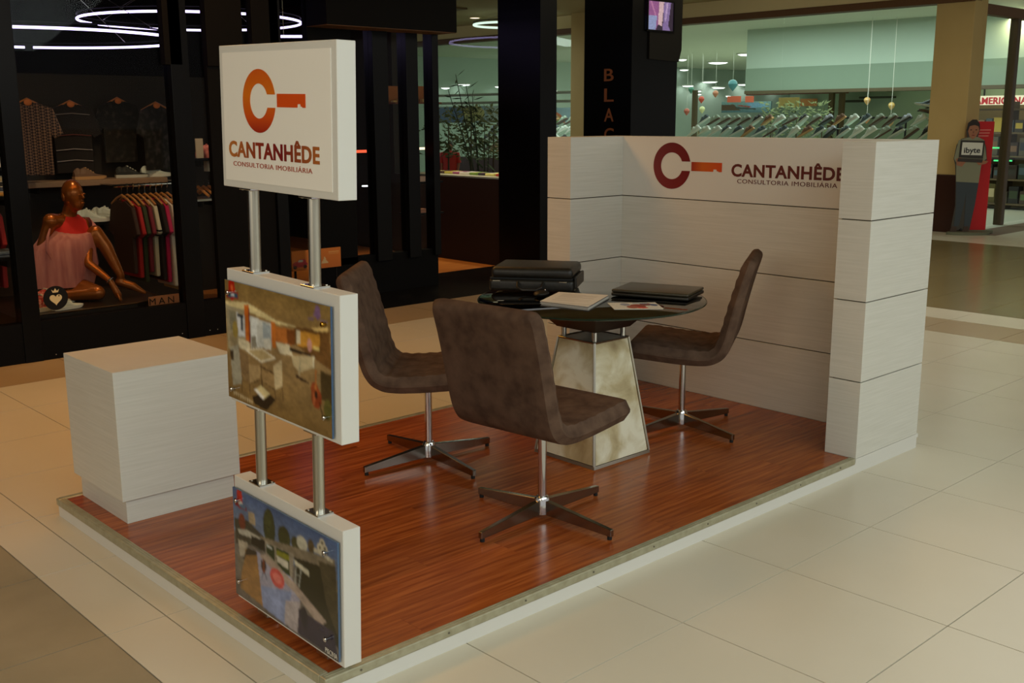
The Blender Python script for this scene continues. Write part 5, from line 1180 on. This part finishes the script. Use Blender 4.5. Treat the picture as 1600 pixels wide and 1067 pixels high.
# bay right of the post: cap, shelf, hangers, lit edge
s3, z3_ = shelf('bay_shelf', 303, 352, 247, 5.95, .3, 'black', 'dark shelf carrying a pink cap beside the white sign', .02)
p = aty(326, 240, 6.05); t = thing('cap', 'pink patterned cap on the shelf beside the white sign', 'cap', (p.x, 6.08, z3_+.001), R(-60))
q = B(); q.lathe((0, 0, 0), [(.095, 0), (.094, .04), (.08, .075), (.05, .098), (.012, .105)], 24); emit(q, 'crown', noisy('cap_pattern', S(206, 120, 110), S(150, 70, 66), (1, 1, 1), 30, .8), t, False, True)
q = B(); q.prism([(.08*math.cos(a_), .06+.0, .004) if False else (.085*math.cos(a_), .05+.11*math.sin(a_), .003) for a_ in np.linspace(0, math.pi, 14)], (0, 0, .006)); emit(q, 'peak', plain(190, 100, 92), t, False, tri=True)
q = B(); q.ball((0, 0, .106), .008, 8); emit(q, 'button', plain(150, 70, 66), t, False)
p = aty(308, 232, 5.98); simple('price_card', (p.x-.01, 5.97, z3_+.001), (p.x+.05, 5.99, z3_+.16), plain(206, 190, 170), 'white price card leaning beside the pink cap', 'card', bev=.001)
p = aty(333, 262, 6.05); simple('white_box', (p.x-.05, 6.05, p.z-.03), (p.x+.05, 6.12, p.z+.06), plain(206, 196, 180), 'small white box under the pink cap shelf', 'box', bev=.003)
s4, z4_ = shelf('bay_shelf', 303, 360, 310, 5.9, .3, 'steel', 'bright-edged shelf beside the foot of the white sign', .02)
for k, u in enumerate((310, 319, 327)):
    p = aty(u, 300, 6.1); t = thing('wooden_hanger', ('left', 'middle', 'right')[k]+' wooden hanger above the bright-edged shelf', 'hanger', (p.x, 6.1, z4_+.08)); q = B(); q.tube([(0, -.18, -.06), (0, 0, .01), (0, .18, -.06)], .012, 8); emit(q, 'hanger_arms', wood, t, False, True); q = B(); q.tube([(0, 0, .01), (0, 0, .05), (0, .012, .06)], .003, 6); emit(q, 'hook', 'chrome', t, False)
p = aty(366, 340, 5.6); t = thing('led_string', 'string of tiny blue-white lights beside the totem pole', 'light string', (p.x, 5.6, p.z))
q = B(); q.tube([(0, 0, -.2), (0, 0, .25)], .002, 5); emit(q, 'cable', 'rubber', t, False)
for k in range(8): q = B(); q.ball((0, -.004, -.2+k*.06), .006, 8); emit(q, 'bulb', 'led', t, False)
spot('shop_spotlight', (2.6, 5.5, 2.9), (2.5, 6.05, 1.3), 14, (1, .8, .6), 40, .6)
# orange sticker on the glass door
a_, c_ = aty(456.5, 418, 5.5), aty(532, 388, 5.5)
pp = thing('orange_poster', 'orange poster with a red car low in the shop entrance', 'poster', (a_.x, 5.5, 0))
W_, H_ = c_.x-a_.x, .17; zp = aty(495, 420, 5.5).z
cp = Canvas(70, 28, (200, 116, 30)); cp.grad((196, 110, 26), (176, 96, 22), 0, 1); cp.ell(.16, .68, .15, .17, (150, 24, 44)); cp.ell(.20, .55, .08, .14, (170, 40, 60)); cp.ell(.06, .82, .035, .1, (24, 20, 20)); cp.ell(.26, .82, .035, .1, (24, 20, 20)); cp.ell(.17, .52, .05, .06, (170, 180, 170)); cp.poly([(.66, .4), (.70, .62), (.74, .75), (.58, .75), (.62, .62)], (196, 186, 140), .7); cp.poly([(.74, .18), (.96, .18), (.96, .24), (.74, .24)], (206, 150, 80), .8); cp.poly([(.74, .28), (.96, .28), (.96, .32), (.74, .32)], (206, 150, 80), .6)
q = B(); q.box((0, 0, zp), (W_, .012, zp+H_), .001); emit(q, 'board', plain(196, 110, 30), pp, False)
me = cp.mesh('poster_print', (0, -.0008, zp+H_), (W_, 0, 0), (0, 0, -H_)); me.materials.append(M['cardprint']); link('poster_print', me, None, pp, False)
for x_ in (.04, W_-.04): q = B(); q.box((x_-.008, .012, .0), (x_+.008, .024, zp+H_)); emit(q, 'stand_leg', 'matblack', pp, False)
# shelves with goods behind the narrow panes
for k, (u, v, w_, h_, m, l) in enumerate(((568, 239, 26, 5, 'redlight', 'glowing red light bar behind the narrow pane'), (664, 234, 17, 4, 'lampwarm', 'upper warm light bar in the right narrow pane'), (573, 292, 8, 2.5, 'led', 'small lamp strip in the left narrow pane'))):
    a_ = aty(u-w_/2, v, 6.3); c_ = aty(u+w_/2, v-h_, 6.3); q = B(); q.box((a_.x, 6.3, a_.z), (c_.x, 6.34, c_.z), .003); tag(emit(q, 'light_bar', m), l, 'light')
for k, (u, v, w_, h_, c, l) in enumerate(((665, 284, 18, 8, (216, 176, 150), 'cream box in the right narrow pane, middle shelf'), (666, 333, 19, 6, (190, 130, 100), 'tan box in the right narrow pane, lower shelf'), (606, 419, 13, 5, (236, 226, 210), 'white shoe-like box at the foot of the middle narrow pane'), (646+12, 411, 12, 4, (200, 190, 180), 'pale box at the foot of the right narrow pane'))):
    a_ = aty(u-w_/2, v, 6.25); c_ = aty(u+w_/2, v-h_, 6.25); t = thing('display_box', l, 'box', (a_.x, 6.25, a_.z)); q = B(); q.box((0, 0, 0), (c_.x-a_.x, .16, c_.z-a_.z), .004); emit(q, 'carton', plain(*c), t, False); q = B(); q.box((-.004, -.004, (c_.z-a_.z)*.72), (c_.x-a_.x+.004, .164, c_.z-a_.z+.002), .002); emit(q, 'lid', plain(*c), t, False)
    q = B(); q.box((-.12, -.02, -.02), (c_.x-a_.x+.14, .2, 0), .002); o = tag(emit(q, 'glass_ledge', 'black'), 'dark ledge under the '+l.split(' in ')[0].split(' at ')[0]+' behind the narrow pane', 'shelf'); o.location = (a_.x, 6.25, a_.z)
for k, (u, v) in enumerate(((583, 239), (584, 292), (586, 343), (663, 237), (663, 285), (663, 333))):
    p = aty(u if u < 600 else 680-8, v, 5.95); q = B(); q.ball((0, 0, 0), .009, 8); o = emit(q, 'pin_light', 'led'); o.location = p; tag(o, 'tiny %s pin light behind the %s narrow pane' % (('upper', 'middle', 'lower')[k % 3], 'left' if k < 3 else 'right'), 'light')
for k, (u0, u1) in enumerate(((604, 640), (650, 676))):
    a_, c_ = aty(u0, 160, 6.9), aty(u1, 135, 6.9); t = thing('lit_niche', ('left', 'right')[k]+' wall niche in painted amber light seen through the narrow panes', 'niche', (a_.x, 6.9, a_.z)); q = B(); q.box((0, 0, 0), (c_.x-a_.x, .02, c_.z-a_.z)); emit(q, 'niche_back', plain(176, 104, 40), t, False)  # amber light of the patch is put into the niche colours
    q = B(); q.box((0, -.15, -.015), (c_.x-a_.x, .02, 0)); emit(q, 'niche_shelf', plain(120, 70, 30), t, False)
    for j in range(3): q = B(); q.box((.03+j*.07, -.08, .001), (.075+j*.07, -.03, .02+.015*((j+k) % 3))); emit(q, 'folded_stack', plain(230, 190, 110), t, False)
spot('shop_spotlight', (4.5, 6.3, 2.9), (4.85, 6.9, 1.75), 16, (1, .7, .35), 40, .6)
# counter with bright folded goods at the side window, plant and two people beyond
ct = thing('display_counter', 'lit counter with folded clothes under the side window', 'counter', (6.56, 6.4, 0))
y0, y1 = atx(786, 270, 6.2).y, 8.1
q = B(); q.box((6.57, 6.35, .93), (6.95, y1, .96), .004); emit(q, 'counter_top', plain(236, 230, 210, .3), ct)
for yy in (6.5, 8.0): q = B(); q.box((6.6, yy, 0), (6.9, yy+.04, .93)); emit(q, 'counter_leg', 'matblack', ct)
yy = 6.4; k = 0; cols = [(226, 216, 190), (190, 60, 50), (236, 226, 140), (60, 50, 60), (120, 150, 60), (230, 220, 210), (170, 90, 130), (206, 190, 90), (90, 60, 50)]
while yy < 7.7:
    w_ = .11+.03*((k*7) % 3); t = thing('folded_garment', '%s folded garment, %s from the right on the lit counter' % (('cream', 'red', 'yellow', 'charcoal', 'green', 'white', 'mauve', 'ochre', 'brown')[k % 9], ordw[k]), 'clothing', (6.66, yy, .961), 0, 'folded clothes on the lit counter')
    q = B(); q.box((0, 0, 0), (.2, w_, .028), .01); emit(q, 'folded_body', plain(*cols[k % 9]), t, False, True); q = B(); q.box((.02, w_*.3, .026), (.07, w_*.7, .0305), .001); emit(q, 'collar', plain(*cols[(k+3) % 9]), t, False); yy += w_+.012; k += 1
spot('shop_spotlight', (6.75, 7.0, 2.9), (6.75, 7.0, .95), 70, (1, .95, .85), 50, .7)
spot('shop_spotlight', (5.6, 7.6, 2.95), (5.8, 6.9, 0), 110, (1, .72, .4), 70, .6)  # added unseen warm light, brightens the wooden floor inside the entrance
p = atx(752, 268, 6.9)
pt = thing('tall_plant', 'tall dark plant with drooping leaves behind the side window', 'plant', (7.1, atx(752, 268, 7.1).y, 0))
gy = atx(752, 268, 7.1).y
q = B(); q.lathe((0, 0, 0), [(.13, .0), (.17, .35), (.16, .37)], 20); emit(q, 'pot', plain(60, 50, 40), pt, False, True)
tops = [atx(u, v, 7.1)-Vector((7.1, gy, 0)) for u, v in ((712, 116), (700, 140), (738, 150), (728, 132), (757, 190), (765, 205))]
for k, tp in enumerate(tops):
    m_ = Vector((.02*k-.05, tp.y*.35, tp.z*.62)); q = B(); q.tube([(0, 0, .3), tuple(m_), tuple(tp)], [.012, .009, .004], 6); emit(q, 'stem', plain(40, 48, 28), pt, False)
rg2 = random.Random(12); q = B()
for k in range(120):
    tp = rg2.choice(tops); f_ = rg2.uniform(.45, 1.0); c = Vector((0, tp.y*f_**2, .3+(tp.z-.3)*f_)); d_ = Vector((rg2.uniform(-.4, .4), rg2.uniform(-1, 1), rg2.uniform(-.7, .7))).normalized(); s_ = d_.orthogonal().normalized()*.012; l_ = rg2.uniform(.10, .2)
    q.bm.faces.new([q.bm.verts.new(c), q.bm.verts.new(c+d_*l_*.5+s_), q.bm.verts.new(c+d_*l_), q.bm.verts.new(c+d_*l_*.5-s_)])
emit(q, 'leaves', plain(50, 66, 34), pt, False)['kind'] = 'stuff'
for k, (u, X_) in enumerate(((700, 8.5), (735, 8.1), (770, 8.7))):
    gy2 = atx(u, 240, X_).y; t = thing('leafy_bush', ('left', 'middle', 'right')[k]+' leafy bush in the corridor behind the side window', 'plant', (X_, gy2, 0))
    emit(foliage((0, 0, .8), 300, .95, .3, .02, .10, 30+k), 'leaves', plain(70, 84, 46), t, False)['kind'] = 'stuff'
    q = B(); q.lathe((0, 0, 0), [(.16, 0), (.22, .55), (.2, .57)], 16); emit(q, 'planter', plain(80, 62, 44), t, False, True)
    q = B(); q.tube([(0, 0, .5), (.02, 0, 1.5)], [.02, .008], 6); emit(q, 'stem', plain(70, 54, 34), t, False)
# people beyond the window
def person(x, y, H, shirt, label, rz):
    t = thing('person', label, 'person', (x, y, 0), rz); s_ = H/1.7; b = B()
    hips = Vector((0, 0, .92))*s_
    for sg in (-1, 1):
        b.limb([hips+Vector((0, sg*.09, -.02))*s_, Vector((.01, sg*.095, .5))*s_, Vector((0, sg*.1, .09))*s_], [.085*s_, .058*s_, .042*s_]); b.limb([Vector((-.02, sg*.1, .045))*s_, Vector((.16, sg*.11, .035))*s_], [.043*s_, .035*s_])
        b.limb([Vector((0, sg*.19, 1.40))*s_, Vector((-.01, sg*.24, 1.12))*s_, Vector((.08, sg*.22, .90))*s_], [.052*s_, .042*s_, .03*s_]); b.limb([Vector((.085, sg*.22, .87))*s_, Vector((.11, sg*.215, .80))*s_], [.03*s_, .024*s_])
    b.limb([hips, Vector((.01, 0, 1.15))*s_, Vector((0, 0, 1.34))*s_], [.14*s_, .13*s_, .15*s_]); b.limb([Vector((0, -.15, 1.40))*s_, Vector((0, .15, 1.40))*s_], [.07*s_, .07*s_]); b.limb([Vector((0, 0, 1.40))*s_, Vector((.01, 0, 1.52))*s_], [.06*s_, .052*s_])
    b.ball(Vector((.015, 0, 1.59))*s_, tuple(v_*s_ for v_ in (.09, .075, .112)), 18)
    q = B()
    for sg in (-1, 1):
        for j in range(4): q.tube([Vector((.10+j*.012, sg*.215, .80))*s_, Vector((.11+j*.014, sg*.21, .73-.006*(j % 2)))*s_], .008*s_, 6)
        q.tube([Vector((.09, sg*.20, .83))*s_, Vector((.075, sg*.185, .78))*s_], .009*s_, 6); q.ball(Vector((.0, sg*.078, 1.585))*s_, (.018*s_, .008*s_, .028*s_), 8)
    q.ball(Vector((.105, 0, 1.575))*s_, (.018*s_, .012*s_, .02*s_), 8)
    body = fuse(b, 'body', .016, 4, q.mesh('details', True)); link('body', body, plain(150, 96, 72), t, False)
    rg = [egg((0, 0, z_*s_), rx*s_, ry*s_) for z_, rx, ry in ((1.47, .075, .075), (1.44, .10, .2), (1.36, .165, .235), (1.15, .155, .19), (.93, .17, .19), (.90, .168, .188))]
    emit(loft(rg), 'shirt', plain(*shirt), t, False, True)
    for sg in (-1, 1): q = B(); q.tube([Vector((0, sg*.19, 1.42))*s_, Vector((-.01, sg*.245, 1.15))*s_], [.068*s_, .058*s_], 14); emit(q, 'sleeve', plain(*shirt), t, False, True)
    q = B()
    for sg in (-1, 1): q.tube([Vector((0, sg*.085, .95))*s_, Vector((.01, sg*.095, .5))*s_, Vector((0, sg*.1, .1))*s_], [.105*s_, .078*s_, .06*s_], 14)
    emit(q, 'trousers', plain(40, 44, 60), t, False, True)
    q = B(); q.ball(Vector((-.012, 0, 1.625))*s_, tuple(v_*s_ for v_ in (.098, .084, .098)), 16); emit(q, 'hair', plain(30, 20, 16), t, False, True)
    for sg in (-1, 1): q = B(); q.ball(Vector((.098, sg*.03, 1.60))*s_, (.006*s_, .013*s_, .007*s_), 8); emit(q, 'eye', plain(24, 18, 16), t, False)
    q = B(); q.ball(Vector((.098, 0, 1.535))*s_, (.006*s_, .024*s_, .006*s_), 8); emit(q, 'mouth', plain(120, 50, 44), t, False)
    return t
pr_ = atx(703, 222, 11.4); person(11.4, pr_.y, pr_.z, (176, 40, 32), 'dark-haired person in a red shirt standing behind the side window', R(215))
pr_ = atx(684, 226, 11.6); person(11.6, pr_.y, pr_.z, (150, 36, 34), 'second person half hidden by the black frame of the side window', R(225))
# painted mural and rails seen over the shoes on the left
def mural(u0, u1, v0, v1, X_, fn, label):
    a_, c_ = atx(u0, v1, X_), atx(u1, v0, X_); q = B(); q.box((X_+.002, c_.y, a_.z), (X_+.03, a_.y, c_.z)); o = tag(emit(q, 'wall_mural', plain(120, 150, 160)), label, 'mural')
    cv_ = Canvas(60, 30, (150, 180, 190)); fn(cv_); me = cv_.mesh('mural_print', (X_, a_.y, c_.z), (0, c_.y-a_.y, 0), (0, 0, a_.z-c_.z)); me.materials.append(M['cardprint']); link('mural_print', me, None, o, False)
def m1(c): c.poly([(0, .1), (.45, 0), (.5, .5), (.4, 1), (0, 1)], (60, 110, 160)); c.ell(.55, .45, .16, .45, (206, 196, 100)); c.ell(.5, .75, .1, .25, (170, 180, 90)); c.poly([(.75, 0), (1, 0), (1, 1), (.75, 1)], (190, 206, 200))
def m2(c): c.ell(.2, 1.1, .62, .95, (206, 110, 60)); c.ell(.2, 1.1, .52, .8, (216, 190, 100)); c.ell(.2, 1.1, .42, .65, (120, 160, 90)); c.ell(.2, 1.1, .3, .5, (150, 180, 190))
mural(684, 790, 165, 192, 15.6, m1, 'blue and yellow map-like mural behind the left shoe display')
mural(846, 892, 168, 192, 15.6, m2, 'rainbow mural between the black pillar and the cream column')
for k, v in enumerate((148, 160)):
    a_, c_ = atx(676, v+2, 15.2), atx(893, v-1, 15.2); q = B(); q.tube([(15.2, a_.y, a_.z), (15.2, c_.y, a_.z)], .03, 8); tag(emit(q, 'ceiling_rail', 'steel'), ('upper', 'lower')[k]+' metal rail above the murals of the shoe shop', 'rail')
area('shoe_shop_light', (14.6, 13, 3.25), (14.9, 13, 0), .8, 120, (.85, 1, .9), 5)
